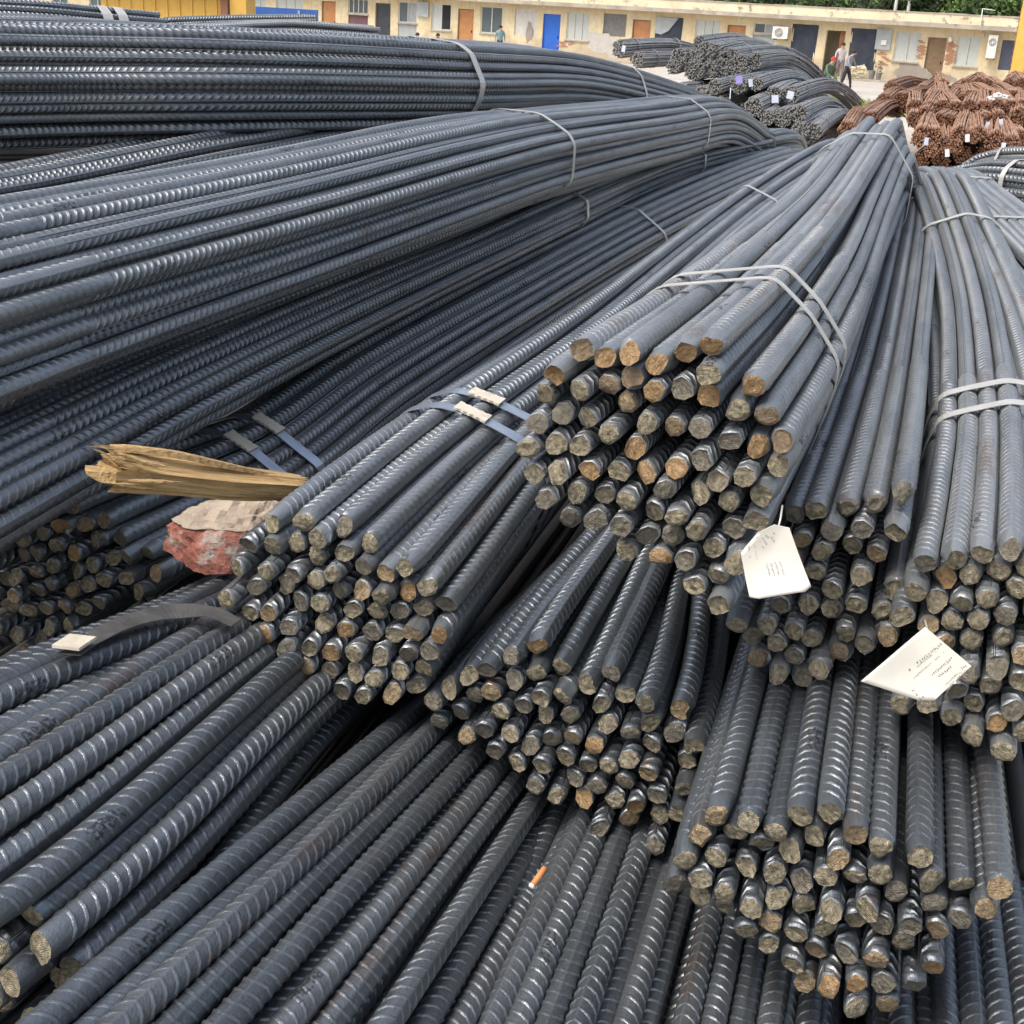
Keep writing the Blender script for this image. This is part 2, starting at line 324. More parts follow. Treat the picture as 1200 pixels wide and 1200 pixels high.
DATA = {
 'M': ([[0.168,1.466,1.938],[0.365,2.048,1.928],[0.677,2.965,1.956],[1.007,3.936,2.044],[1.057,4.046,2.014],[1.107,4.106,1.914],[1.127,4.116,1.724]],
  [[-1088,1278,-697,1083,12],[-772,1228,-395,1173,12],[-481,1360,-323,1480,16],[-130,1256,-94,1264,16],[-1359,991,-999,992,7],[-712,913,-468,867,9],[-408,1048,-167,957,12],[-1036,820,-770,776,6],[-101,937,63,741,12],[-1479,684,-1072,685,2],[-451,729,-239,651,8],[-1244,461,-842,470,0],[-918,466,-541,560,2],[-587,368,-312,344,2],[-174,538,-10,434,6],[154,516,218,218,8],[-1538,335,-916,163,-3],[-1272,112,-687,-53,-4],[-943,147,-613,253,-2],[-307,192,-83,128,1],[-1590,19,-989,-143,-7],[-1501,-299,-1061,-449,-11],[-1178,-214,-759,-359,-8],[-804,-142,-458,-269,-6],[-446,-123,-385,38,-4],[-114,-82,-156,-179,-2],[254,59,145,-89,1],[146,1418,208,1354,20],[486,1574,510,1444,23],[513,1240,437,1138,19],[209,1015,135,1047,14],[514,916,364,831,15],[1023,1140,666,921,20],[874,820,593,615,15],[1230,836,895,705,17],[1453,555,1123,488,14],[472,553,291,525,10],[852,477,520,308,10],[1170,404,821,398,11],[582,234,447,2,6],[788,-11,675,-214,4],[1090,94,748,92,6],[1452,235,1050,182,10],[-1313,-612,-905,-972,-14],[-951,-476,-832,-666,-11],[-607,-455,-531,-575,-9],[-283,-418,-229,-485,-7],[33,-544,0,-702,-7],[160,-247,72,-395,-3],[565,-243,374,-305,-1],[932,-301,905,-431,0],[359,-498,301,-611,-5],[1323,-125,977,-124,5],[-1010,-823,-676,-1189,-16],[-669,-768,-604,-882,-13],[-312,-744,-302,-792,-11],[316,-815,229,-918,-10],[635,-660,603,-521,-7],[1019,-646,832,-737,-4],[1293,-444,1134,-647,0],[-229,-1087,-375,-1098,-15],[0,-862,-73,-1008,-12],[204,-1115,-146,-1315,-13],[528,-1054,156,-1225,-12],[937,-1213,458,-1134,-11],[662,-1377,83,-1531,-15],[1018,-1522,385,-1441,-15],[836,-909,530,-827,-8],[1152,-958,760,-1044,-9]]),
 'R1': ([[0.419,1.572,1.748],[0.578,2.077,1.742],[0.762,2.674,1.755],[1.031,3.56,1.814],[1.263,4.346,1.906],[1.343,4.546,1.856],[1.393,4.746,1.656]],
  [[-503,875,-553,760,13],[-334,603,-340,528,9],[-213,1012,-245,828,16],[177,1093,63,896,18],[507,1184,371,964,20],[33,807,-32,596,13],[419,876,276,664,15],[-31,493,-126,296,8],[310,575,181,364,10],[641,519,489,432,10],[-106,182,-434,227,3],[503,230,394,132,5],[153,-6,87,64,0],[193,-324,-7,-237,-5],[494,-179,300,-168,-2],[-469,-338,-528,-74,-6],[-132,-295,-221,-5,-5],[-1021,-698,-836,-143,-14],[-624,-618,-622,-375,-11],[-260,-626,-314,-306,-11],[408,-561,515,-399,-8],[-773,-901,-715,-675,-16],[-454,-889,-408,-606,-15],[5,-805,207,-468,-13],[692,-708,729,-630,-10],[-670,-1223,-502,-907,-21],[-185,-1063,-101,-537,-18],[397,-885,421,-700,-14],[-368,-1329,-194,-838,-22],[160,-1101,113,-769,-18],[-45,-1351,20,-1070,-21],[-485,-19,-742,158,-2],[-407,292,-647,459,4],[837,929,584,732,17],[965,81,705,202,3],[847,-217,609,-98,-2],[951,-519,823,-329,-6],[840,1363,679,1032,24]]),
 'R2': ([[0.614,1.438,1.733],[0.725,1.758,1.732],[0.853,2.162,1.739],[1.052,2.903,1.778],[1.195,3.585,1.842],[1.285,4.143,1.915],[1.335,4.343,1.855],[1.385,4.543,1.615]],
  [[-1021,938,-790,894,18],[-694,1077,-498,1012,18],[-382,1178,-206,1131,18],[-60,1289,86,1249,20],[-140,968,-249,819,15],[-746,737,-833,582,14],[-454,866,-541,700,14],[-1080,584,-1125,463,11],[-505,527,-585,388,10],[-212,656,-293,507,10],[107,765,-1,625,12],[-1176,141,-921,-42,5],[-557,211,-628,77,5],[-256,321,-336,195,5],[35,453,-45,313,7],[-806,419,-877,270,9],[-858,102,-672,-235,5],[-312,6,-380,-117,1],[60,134,-88,1,2],[-612,-105,-717,-547,1],[-242,-307,-424,-429,-4],[54,-186,-132,-311,-3],[336,-337,116,-504,-6],[-368,-601,-468,-741,-9],[38,-505,-176,-622,-7],[320,-656,72,-816,-10],[-103,-792,-220,-934,-13],[179,-944,29,-1128,-15],[-77,-1135,-15,-1440,-17],[318,-1232,277,-1322,-20],[500,-943,321,-1010,-16],[-359,-984,-263,-1246,-16],[-663,-884,-512,-1052,-14],[-978,-944,-760,-859,-14],[180,1077,43,937,18],[481,1184,335,1055,19],[797,1237,626,1173,19],[417,848,291,743,14],[727,924,583,861,14],[1039,996,875,979,15],[344,536,247,431,9],[655,613,539,549,9],[967,684,831,667,10],[505,259,204,119,4],[816,336,496,237,4],[1132,410,788,355,5],[342,-16,160,-193,-1],[696,2,452,-75,-1],[1036,104,744,43,0],[656,-335,408,-386,-6],[947,-203,700,-268,-6],[1261,-142,993,-151,-5],[640,-655,365,-698,-12],[931,-523,657,-580,-11],[826,-916,613,-892,-16],[1117,-783,905,-773,-16]]),
 'L1': ([[-0.24,1.61,1.652],[-0.073,2.216,1.655],[0.214,3.033,1.682],[0.79,4.722,1.743],[1.281,5.73,1.846],[1.401,5.9,1.806],[1.501,6.03,1.646]],
  [[-1058,1091,-742,956,4],[-594,1152,-318,1299,11],[-39,1132,192,1105,20],[-322,983,-120,1054,11],[-1383,713,-855,662,-9],[-988,779,-544,711,0],[-674,842,-431,1005,6],[62,828,78,809,17],[359,952,388,859,21],[-393,671,-233,760,6],[-1481,408,-968,367,-15],[-1016,460,-657,417,-7],[-633,460,-346,466,-2],[-63,533,-35,515,9],[344,632,275,564,17],[-330,357,-459,172,2],[-825,203,-770,122,-7],[665,609,586,613,20],[962,729,700,908,28],[1247,486,897,663,28],[324,313,162,270,11],[16,223,-148,221,5],[643,289,473,319,13],[956,352,784,368,21],[-1511,24,-1279,318,-23],[-1212,137,-1081,73,-17],[-931,-99,-883,-172,-16],[-569,11,-572,-123,-9],[-251,47,-262,-74,-2],[220,-24,49,-24,2],[540,-14,360,25,7],[858,27,670,74,13],[1170,114,981,123,19],[1482,184,1095,417,25],[-1234,-200,-1194,-221,-22],[-932,-419,-996,-466,-21],[-628,-303,-686,-417,-16],[-202,-269,-375,-368,-9],[113,-325,-64,-319,-3],[489,-329,247,-269,1],[807,-297,557,-220,6],[1113,-201,868,-171,13],[1500,-141,1179,-122,20],[-642,-625,-799,-712,-21],[-328,-563,-488,-663,-15],[-17,-639,-177,-613,-11],[299,-587,133,-564,-5],[668,-594,444,-514,-1],[1069,-518,755,-465,7],[1379,-437,1066,-416,13],[-383,-879,-602,-958,-20],[-72,-955,-291,-908,-19],[323,-906,20,-858,-10],[643,-913,331,-809,-7],[947,-814,642,-759,0],[1293,-747,953,-710,5],[158,-1180,-94,-1154,-18],[494,-1197,217,-1105,-13],[864,-1145,528,-1055,-7],[1169,-1045,839,-1005,0]]),
 'L2': ([[-0.728,1.896,1.534],[-0.551,2.452,1.507],[-0.38,3.074,1.529],[-0.044,3.952,1.577],[0.43,5.104,1.638],[0.976,6.409,1.676],[1.379,7.172,1.704],[1.459,7.332,1.654],[1.519,7.512,1.484],[1.529,7.592,1.104]],
  [[-448,1097,-105,946,7],[-740,967,-393,819,-2],[-40,1206,184,1072,20],[-130,900,149,759,14],[188,937,403,572,22],[532,1067,438,885,34],[411,708,656,385,25],[735,737,691,698,31],[-720,648,-428,506,-6],[-427,778,-139,632,3],[-174,583,114,446,7],[138,510,368,259,10],[982,523,945,511,35],[1292,604,1198,324,44],[-789,335,-462,193,-12],[-484,431,-174,319,-7],[1454,266,1417,-176,42],[-796,15,-497,-120,-19],[-491,111,-209,6,-10],[-210,265,79,132,-2],[82,133,333,-54,6],[364,284,621,72,13],[650,428,910,198,22],[639,108,875,-115,17],[956,149,1163,11,24],[-1091,-111,-786,-247,-28],[-802,-305,-532,-433,-24],[-493,-218,-244,-307,-17],[-218,-55,45,-181,-8],[73,-189,298,-367,-2],[353,-36,586,-241,6],[571,-270,840,-428,10],[-994,-560,-820,-560,-33],[-382,-518,10,-494,-15],[256,-481,552,-554,-5],[-64,-479,264,-681,-10],[74,-768,519,-868,-14],[-681,-630,-278,-620,-28],[-247,-808,-24,-807,-21],[-749,-993,-313,-933,-38],[-438,-1065,230,-994,-27],[-649,-1306,-59,-1120,-40],[1174,-85,1128,-302,28],[-1234,1067,-681,692,-12],[-1327,657,-970,566,-20],[-1180,222,-751,66,-26],[-1260,-383,-1074,-373,-37],[-1025,552,-716,379,-16],[-1539,897,-934,880,-23],[-1506,392,-1005,253,-31],[-1478,-89,-1040,-60,-40],[-1449,-641,-855,-873,-47],[-1055,-898,-567,-747,-43],[-1191,-1225,-601,-1060,-53],[-844,1269,-359,1132,0]]),
 'C1': ([[0.091,1.548,1.495],[0.412,2.704,1.495],[0.786,4.053,1.495]],
  [[-1937,298,-1485,-42,-8],[-1710,524,-1319,226,-2],[-1471,737,-1152,494,5],[-1195,899,-986,762,11],[-1376,431,-1004,216,0],[-1100,593,-838,484,4],[-874,1113,-671,751,18],[-568,1291,-505,1019,25],[-819,766,-523,473,11],[-535,914,-357,741,16],[-213,1005,-190,1008,21],[-1557,167,-1170,-51,-8],[-1854,-33,-1338,-321,-15],[-660,434,-376,194,4],[-397,625,-209,462,10],[-89,710,-42,730,15],[-958,306,-690,205,-1],[-1145,43,-856,-62,-7],[-339,311,-62,183,4],[27,412,105,451,8],[-1412,-133,-1023,-330,-13],[-938,-227,-709,-341,-12],[-772,46,-542,-73,-6],[-489,-104,-395,-352,-6],[-196,24,-228,-84,-1],[-656,-378,-878,-609,-13],[-267,-334,-563,-620,-7],[26,-205,-81,-363,-3],[-317,-650,-730,-887,-14],[173,-534,-248,-630,-10],[-27,-784,-415,-898,-16],[114,104,85,-95,3],[202,843,125,997,20],[485,1015,440,986,27],[723,771,419,440,23],[1059,799,586,707,25],[437,626,272,718,16],[1136,489,733,428,19],[1513,652,901,696,26],[1783,289,1362,405,20],[1465,321,1047,417,18],[886,290,566,161,13],[1183,169,880,150,12],[569,334,252,172,10],[429,46,399,-106,4],[341,-262,232,-374,-3],[652,-186,546,-385,0],[930,-27,713,-117,6],[1211,-180,1027,-129,6],[1688,-37,1195,138,12],[1741,-352,1342,-141,5],[1693,-668,1488,-420,-2],[516,-530,66,-641,-7],[348,-802,-101,-909,-15],[898,-390,860,-396,-3],[789,-697,380,-652,-7],[1107,-658,694,-664,-6],[1371,-477,1174,-408,-1],[652,-1083,47,-1187,-19],[997,-960,214,-920,-14],[1425,-844,1009,-676,-8],[1444,-1164,529,-932,-15]]),
 'BR': ([[0.408,1.216,1.497],[0.729,2.372,1.497],[1.103,3.721,1.497]],
  [[-1565,793,-891,712,22],[-1192,846,-588,626,20],[-644,994,-665,932,24],[-313,1034,-136,1065,23],[-1735,518,-1117,493,16],[-1342,563,-814,406,16],[-880,778,-362,845,20],[-1879,232,-1343,273,9],[-1510,290,-1040,187,10],[-1030,495,-512,320,13],[-678,522,-286,539,14],[-446,743,-60,758,19],[-11,926,166,978,20],[-1937,-145,-1493,-252,2],[-1654,5,-1267,-32,4],[-1151,172,-738,100,6],[-834,242,-435,14,7],[-145,635,243,671,15],[-245,331,17,452,7],[69,394,319,365,9],[-1347,-89,-964,-119,0],[-1039,-175,-662,-205,-2],[-739,-64,-359,-292,1],[-522,172,-209,233,2],[-1639,-315,-1190,-338,-3],[-1333,-409,-888,-425,-7],[-116,36,93,146,1],[-793,-379,-586,-511,-5],[-427,-134,-133,-73,-3],[-1054,-565,-814,-731,-10],[-758,-697,-511,-817,-12],[-481,-449,-284,-598,-10],[-146,-288,-57,-379,-8],[149,-165,169,-160,-6],[-454,-798,-208,-904,-17],[-200,-603,18,-685,-14],[-280,-1066,-133,-1210,-20],[-26,-872,94,-991,-18],[111,-483,245,-466,-14],[302,862,469,890,20],[729,834,772,803,18],[1242,519,1150,409,11],[1628,661,1074,715,13],[351,546,545,584,12],[258,136,395,59,4],[539,287,621,278,5],[897,561,847,497,12],[986,253,923,191,5],[1287,146,1226,103,1],[1528,357,1453,322,7],[1047,-65,999,-115,-3],[465,-111,471,-247,-3],[745,42,697,-28,-2],[731,-288,773,-334,-7],[438,-434,547,-553,-14],[1051,-385,1076,-421,-11],[273,-759,321,-772,-18],[592,-730,850,-640,-19],[906,-670,1152,-727,-18],[319,-1076,397,-1078,-23],[686,-1036,624,-859,-25]]),
 'LL': ([[-0.581,0.991,1.594],[-0.394,1.666,1.499],[-0.234,2.244,1.399]],
  [[-1254,-584,-1103,-725,-31],[-920,-668,-789,-765,31],[-577,-747,-476,-800,12],[-182,-961,-359,-1095,-16],[138,-953,-44,-1132,37],[483,-1086,270,-1168,39],[825,-1141,585,-1205,17],[1153,-1239,777,-951,-21],[-1740,-120,-1345,-140,16],[-1443,-240,-1224,-433,11],[-1092,-308,-911,-472,18],[-696,-440,-597,-508,8],[-341,-531,-285,-546,6],[18,-647,-163,-838,9],[334,-700,150,-875,12],[636,-804,463,-913,12],[953,-848,653,-659,-18],[1351,-985,966,-697,14],[1646,-1109,1091,-988,32],[-1872,215,-1466,152,27],[-1557,143,-1153,113,-34],[-1217,-13,-1032,-180,21],[-828,-128,-719,-217,-10],[-512,-178,-406,-255,19],[-199,-244,-94,-293,-25],[107,-340,28,-584,-39],[524,-443,340,-622,-19],[827,-547,530,-368,15],[1171,-614,843,-406,4],[1549,-724,1156,-443,3],[1841,-854,1280,-734,17],[-1993,524,-1589,444,-33],[-1678,469,-1275,405,-29],[-1366,399,-962,367,25],[-1072,272,-840,75,31],[-756,184,-528,37,-9],[-300,61,-216,-1,31],[21,-12,96,-39,-13],[326,-107,218,-330,40],[644,-146,408,-77,-16],[986,-270,720,-114,16],[1302,-322,1033,-152,-14],[1649,-420,1346,-189,21],[2044,-577,1470,-480,-15],[-1897,829,-1398,696,-39],[-1561,767,-1085,658,7],[-1148,633,-772,620,-39],[-844,497,-650,329,15],[-530,434,-338,290,-10],[-217,371,-26,252,-10],[214,244,164,506,17],[520,149,286,215,-18],[864,86,597,177,-8],[1189,-22,910,140,-16],[1531,-98,1223,103,-15],[1844,-165,1536,65,27],[-1685,1069,-1208,950,-19],[-1366,1021,-894,912,16],[-1008,921,-581,874,7],[-647,749,-460,582,-27],[-333,686,-148,544,9],[-13,617,45,799,-14],[304,551,358,762,17],[613,455,476,469,-22],[1072,329,788,431,0],[1378,236,1101,395,17],[1693,178,1414,357,-15],[-1141,1248,-705,1165,28],[-823,1213,-390,1128,-5],[-473,1049,-268,836,-14],[-165,959,-76,1091,-12],[152,891,238,1055,-21],[533,774,553,1019,0],[899,599,672,726,2],[1305,549,986,690,-26]]),
 'B0': ([[-0.371,0.414,1.533],[-0.063,1.522,1.338],[0.217,2.534,1.163]],
  [[-956,-389,-922,-462,-27],[-663,-536,-640,-605,36],[-174,-873,-357,-748,26],[59,-1093,-75,-892,-34],[439,-1320,207,-1035,-8],[765,-1424,489,-1178,-37],[-1331,193,-1211,-5,36],[-1073,-42,-928,-146,-28],[-727,-165,-647,-289,-33],[-371,-406,-367,-432,36],[-84,-566,-86,-575,-14],[284,-866,194,-718,-18],[562,-1025,474,-862,40],[1017,-1226,755,-1006,31],[1290,-1441,1036,-1150,-23],[-1478,477,-1223,312,-11],[-1057,360,-941,171,0],[-813,143,-660,27,-6],[-427,-54,-380,-116,12],[-94,-246,-100,-259,0],[228,-494,180,-402,4],[512,-641,460,-546,9],[864,-917,741,-689,24],[1182,-951,1007,-517,4],[1530,-1229,1022,-834,24],[-1368,777,-1236,629,-12],[-1054,685,-953,487,24],[-724,450,-673,344,-16],[-432,266,-393,200,28],[-42,70,-113,57,-9],[218,-174,167,-86,-40],[748,-425,446,-230,-23],[1051,-657,726,-373,0],[1499,-911,1288,-662,-19],[-1411,1171,-1250,945,24],[-1133,995,-968,803,-3],[-756,800,-687,660,32],[-434,586,-406,517,-25],[-132,377,-127,373,-1],[180,300,153,230,-1],[474,18,433,87,10],[888,-137,713,-57,14],[1160,-356,993,-201,25],[1481,-591,1274,-345,-23],[-1294,1510,-984,1119,-20],[-1049,1304,-703,976,24],[-788,1118,-421,833,-37],[-363,898,-141,690,16],[-44,685,139,546,-33],[498,337,419,403,37],[762,157,699,259,-23],[1162,28,980,115,24],[1449,-219,1261,-29,-3],[-761,1442,-437,1149,18],[-490,1232,-155,1006,-17],[-147,1133,127,863,-35],[230,850,409,719,-24],[488,657,691,576,-20],[923,434,973,432,29]]),
 'B1': ([[-0.134,0.452,1.293],[0.107,1.32,1.283],[0.454,2.572,1.263]],
  [[-478,-987,-474,-827,-19],[-189,-850,-157,-826,15],[169,-920,159,-825,18],[505,-887,476,-824,-5],[-1043,-628,-948,-553,-14],[-723,-618,-632,-552,9],[-403,-612,-316,-552,39],[-7,-586,0,-551,35],[336,-615,317,-550,38],[655,-581,633,-549,-26],[979,-607,949,-548,-13],[-1166,-278,-1107,-279,-28],[-833,-299,-791,-278,20],[-508,-310,-474,-277,-10],[-152,-286,-158,-277,35],[168,-282,158,-276,-34],[488,-268,474,-275,21],[806,-299,790,-274,-19],[1221,-234,1107,-274,-5],[-982,-16,-950,-4,-26],[-649,-23,-633,-3,4],[-329,-19,-317,-3,35],[16,3,-1,-2,38],[336,13,315,-1,37],[657,12,631,0,-12],[976,-28,948,0,22],[-1163,249,-1109,270,-7],[-858,348,-792,271,35],[-490,257,-476,271,-21],[-148,310,-160,272,2],[171,288,157,273,32],[514,299,473,274,-21],[883,279,789,274,-37],[1207,283,1106,275,30],[-1048,622,-951,545,15],[-662,600,-635,545,39],[-344,563,-318,546,34],[16,601,-2,547,22],[334,564,314,548,-14],[715,624,630,548,23],[1029,563,947,549,12],[-506,880,-478,820,-4],[-186,900,-161,821,-9],[179,877,155,822,-23],[469,1012,472,823,-15]]),
 'B2': ([[0.095,0.493,1.228],[0.309,1.263,1.228],[0.656,2.516,1.228]],
  [[-522,-922,-465,-849,20],[-120,-959,-148,-845,-38],[179,-837,168,-842,-3],[529,-920,485,-838,-2],[-1047,-584,-942,-580,-33],[-639,-624,-625,-576,-26],[-315,-651,-309,-573,8],[-5,-574,7,-569,27],[370,-580,323,-565,16],[694,-629,639,-562,-7],[1060,-614,956,-558,-16],[-1224,-318,-1103,-307,37],[-871,-298,-787,-304,-26],[-552,-316,-470,-300,-15],[-233,-339,-154,-297,-40],[206,-270,162,-293,11],[524,-300,478,-289,19],[867,-359,794,-285,3],[1197,-310,1111,-282,-21],[-1047,-31,-948,-31,5],[-685,-23,-632,-27,4],[-366,-48,-315,-24,30],[3,-23,1,-20,5],[386,-5,317,-17,6],[742,-65,633,-13,-2],[1060,39,949,-9,15],[-1184,280,-1109,241,-33],[-866,240,-793,245,35],[-476,255,-477,249,18],[-154,265,-161,253,-28],[174,256,155,256,14],[499,294,472,260,27],[816,246,788,263,-23],[1192,332,1104,267,-19],[-1037,566,-955,517,30],[-641,539,-638,521,4],[-323,578,-322,525,4],[-5,548,-6,529,21],[315,555,310,532,-18],[652,584,627,536,-4],[972,564,943,539,34],[-517,877,-484,798,-13],[-196,872,-167,801,18],[158,958,149,805,-1],[457,842,466,809,36]]),
 'B3': ([[0.394,0.41,1.249],[0.598,1.183,1.249],[0.926,2.441,1.249]],
  [[-526,-837,-485,-806,-28],[-189,-856,-168,-810,-21],[145,-921,148,-814,-20],[541,-863,465,-817,-11],[-1055,-580,-956,-525,-17],[-714,-558,-639,-529,-21],[-333,-570,-323,-533,-35],[-13,-572,-7,-537,16],[300,-640,309,-541,-29],[606,-548,626,-545,38],[993,-597,942,-549,14],[-1216,-285,-1110,-249,-38],[-896,-295,-794,-253,23],[-509,-303,-477,-257,-22],[-148,-282,-161,-261,40],[201,-312,155,-265,-5],[516,-241,471,-268,26],[843,-315,787,-272,-9],[1299,-321,1104,-276,-4],[-1033,45,-949,24,34],[-670,42,-632,20,-38],[-347,-27,-316,16,-31],[39,-22,0,12,-28],[354,35,316,8,-35],[676,37,632,4,-2],[1081,-17,949,0,-20],[-1185,326,-1103,300,-5],[-834,317,-787,296,13],[-508,335,-471,292,21],[-190,300,-155,288,-1],[161,290,161,284,-20],[496,322,478,280,28],[834,314,794,276,-16],[1154,295,1110,272,30],[-1003,589,-942,572,20],[-687,641,-626,568,1],[-316,612,-309,565,-40],[1,567,7,561,24],[320,589,323,557,20],[703,623,639,553,-38],[1021,586,956,549,-3],[-476,889,-465,841,37],[-128,918,-148,837,22],[190,953,169,833,19],[499,870,485,829,-25]]),
 'B4': ([[0.712,0.321,1.252],[0.916,1.095,1.252],[1.244,2.353,1.252]],
  [[-520,-866,-472,-819,-2],[-162,-975,-156,-822,-23],[177,-897,161,-825,19],[495,-858,477,-827,-20],[-1021,-583,-944,-539,13],[-701,-602,-627,-542,-31],[-341,-550,-311,-546,9],[-41,-663,5,-549,-24],[376,-548,321,-551,-1],[695,-593,637,-554,22],[1018,-574,954,-557,-3],[-1169,-290,-1099,-264,-24],[-849,-284,-783,-267,-17],[-512,-268,-467,-270,13],[-192,-259,-150,-273,-19],[105,-378,166,-276,-10],[601,-288,482,-278,-18],[920,-270,798,-281,-3],[1250,-226,1115,-284,-28],[-1026,63,-939,9,-22],[-701,-1,-622,6,0],[-382,26,-306,3,-34],[47,33,10,0,16],[317,-139,326,-3,-12],[715,30,642,-5,18],[1041,26,959,-8,6],[-1303,263,-1094,285,3],[-810,300,-778,282,-2],[-491,328,-461,279,39],[-171,267,-145,276,-28],[151,335,171,273,-14],[464,229,487,270,37],[882,304,803,267,-39],[1232,283,1120,264,37],[-961,582,-934,558,5],[-636,617,-617,555,9],[-317,598,-301,552,39],[2,618,15,549,30],[378,561,331,546,32],[698,566,648,543,26],[1074,561,964,540,2],[-533,923,-457,828,24],[-156,904,-141,825,-34],[229,844,176,822,7],[585,865,493,819,28]]),
 'K1': ([[-0.954,1.039,1.755],[-0.774,1.818,1.755],[-0.631,2.359,1.763],[-0.334,3.411,1.761],[0.082,4.503,1.806],[0.611,6.116,1.807],[1.151,7.092,1.832],[1.366,7.419,1.843],[1.446,7.579,1.793],[1.506,7.759,1.623],[1.516,7.839,1.243]],
  [[-618,-545,-518,-473,23],[-351,-584,-252,-460,11],[8,-480,15,-447,34],[280,-472,282,-435,29],[566,-491,549,-424,-4],[-1118,-280,-922,-256,27],[-820,-290,-656,-244,19],[-420,-303,-390,-231,32],[-134,-223,-124,-219,-18],[185,-219,142,-208,-15],[474,-237,408,-197,0],[746,-247,674,-186,-22],[1048,-334,815,-413,-30],[-1222,-30,-1065,-31,-2],[-953,-55,-799,-18,-12],[-628,39,-533,-5,-7],[-338,-45,-267,7,-10],[-79,41,-1,18,-21],[343,-1,265,29,32],[614,-4,532,40,22],[881,38,798,50,-7],[1223,-13,940,-176,-9],[-1027,235,-943,207,-17],[-759,274,-676,220,-4],[-400,228,-410,232,5],[-149,328,-144,244,-39],[106,238,123,255,-22],[374,268,389,266,-19],[800,350,655,276,33],[1052,253,922,287,-9],[-596,489,-554,458,23],[-290,558,-287,470,-35],[35,568,-20,481,2],[316,588,246,492,18],[557,467,513,503,-39]]),
 'K1b': ([[-1.037,1.241,1.723],[-0.857,2.02,1.723],[-0.685,2.566,1.744],[-0.356,3.625,1.76],[0.084,4.723,1.819],[0.629,6.336,1.823],[1.074,7.205,1.846],[1.154,7.365,1.796],[1.214,7.545,1.626],[1.224,7.625,1.246]],
  [[-607,-540,-336,-579,-25],[-255,-611,-207,-344,9],[12,-566,-69,-573,27],[294,-540,198,-567,-39],[560,-585,465,-561,19],[-1006,-313,-741,-357,-15],[-709,-258,-474,-350,-26],[-446,-321,-346,-116,30],[-83,-164,-79,-110,36],[138,-320,60,-338,23],[468,-311,327,-332,21],[732,-255,593,-326,-12],[1086,-213,860,-320,-19],[-1230,89,-880,-128,17],[-847,-26,-612,-122,18],[-591,61,-484,113,-31],[-323,-41,-217,119,-8],[52,70,49,125,26],[278,-78,188,-104,21],[589,4,455,-98,12],[882,19,722,-92,29],[1172,43,850,143,9],[-1027,266,-751,106,20],[-757,273,-623,341,-11],[-369,225,-356,347,-29],[-93,297,-89,353,5],[202,367,178,359,-4],[430,222,316,131,-8],[727,239,583,137,14],[996,266,711,371,-22],[-599,493,-495,576,-17],[-330,519,-228,582,21],[3,550,39,588,12],[377,574,306,594,26],[634,493,444,365,14]]),
 'K2': ([[-1.047,1.253,1.973],[-0.827,2.022,1.973],[-0.572,2.726,1.987],[-0.278,3.437,2.019],[-0.02,4.19,2.021],[0.465,5.577,1.994],[0.845,6.641,1.967],[1.09,7.132,1.849],[1.17,7.292,1.799],[1.23,7.472,1.629],[1.24,7.552,1.249]],
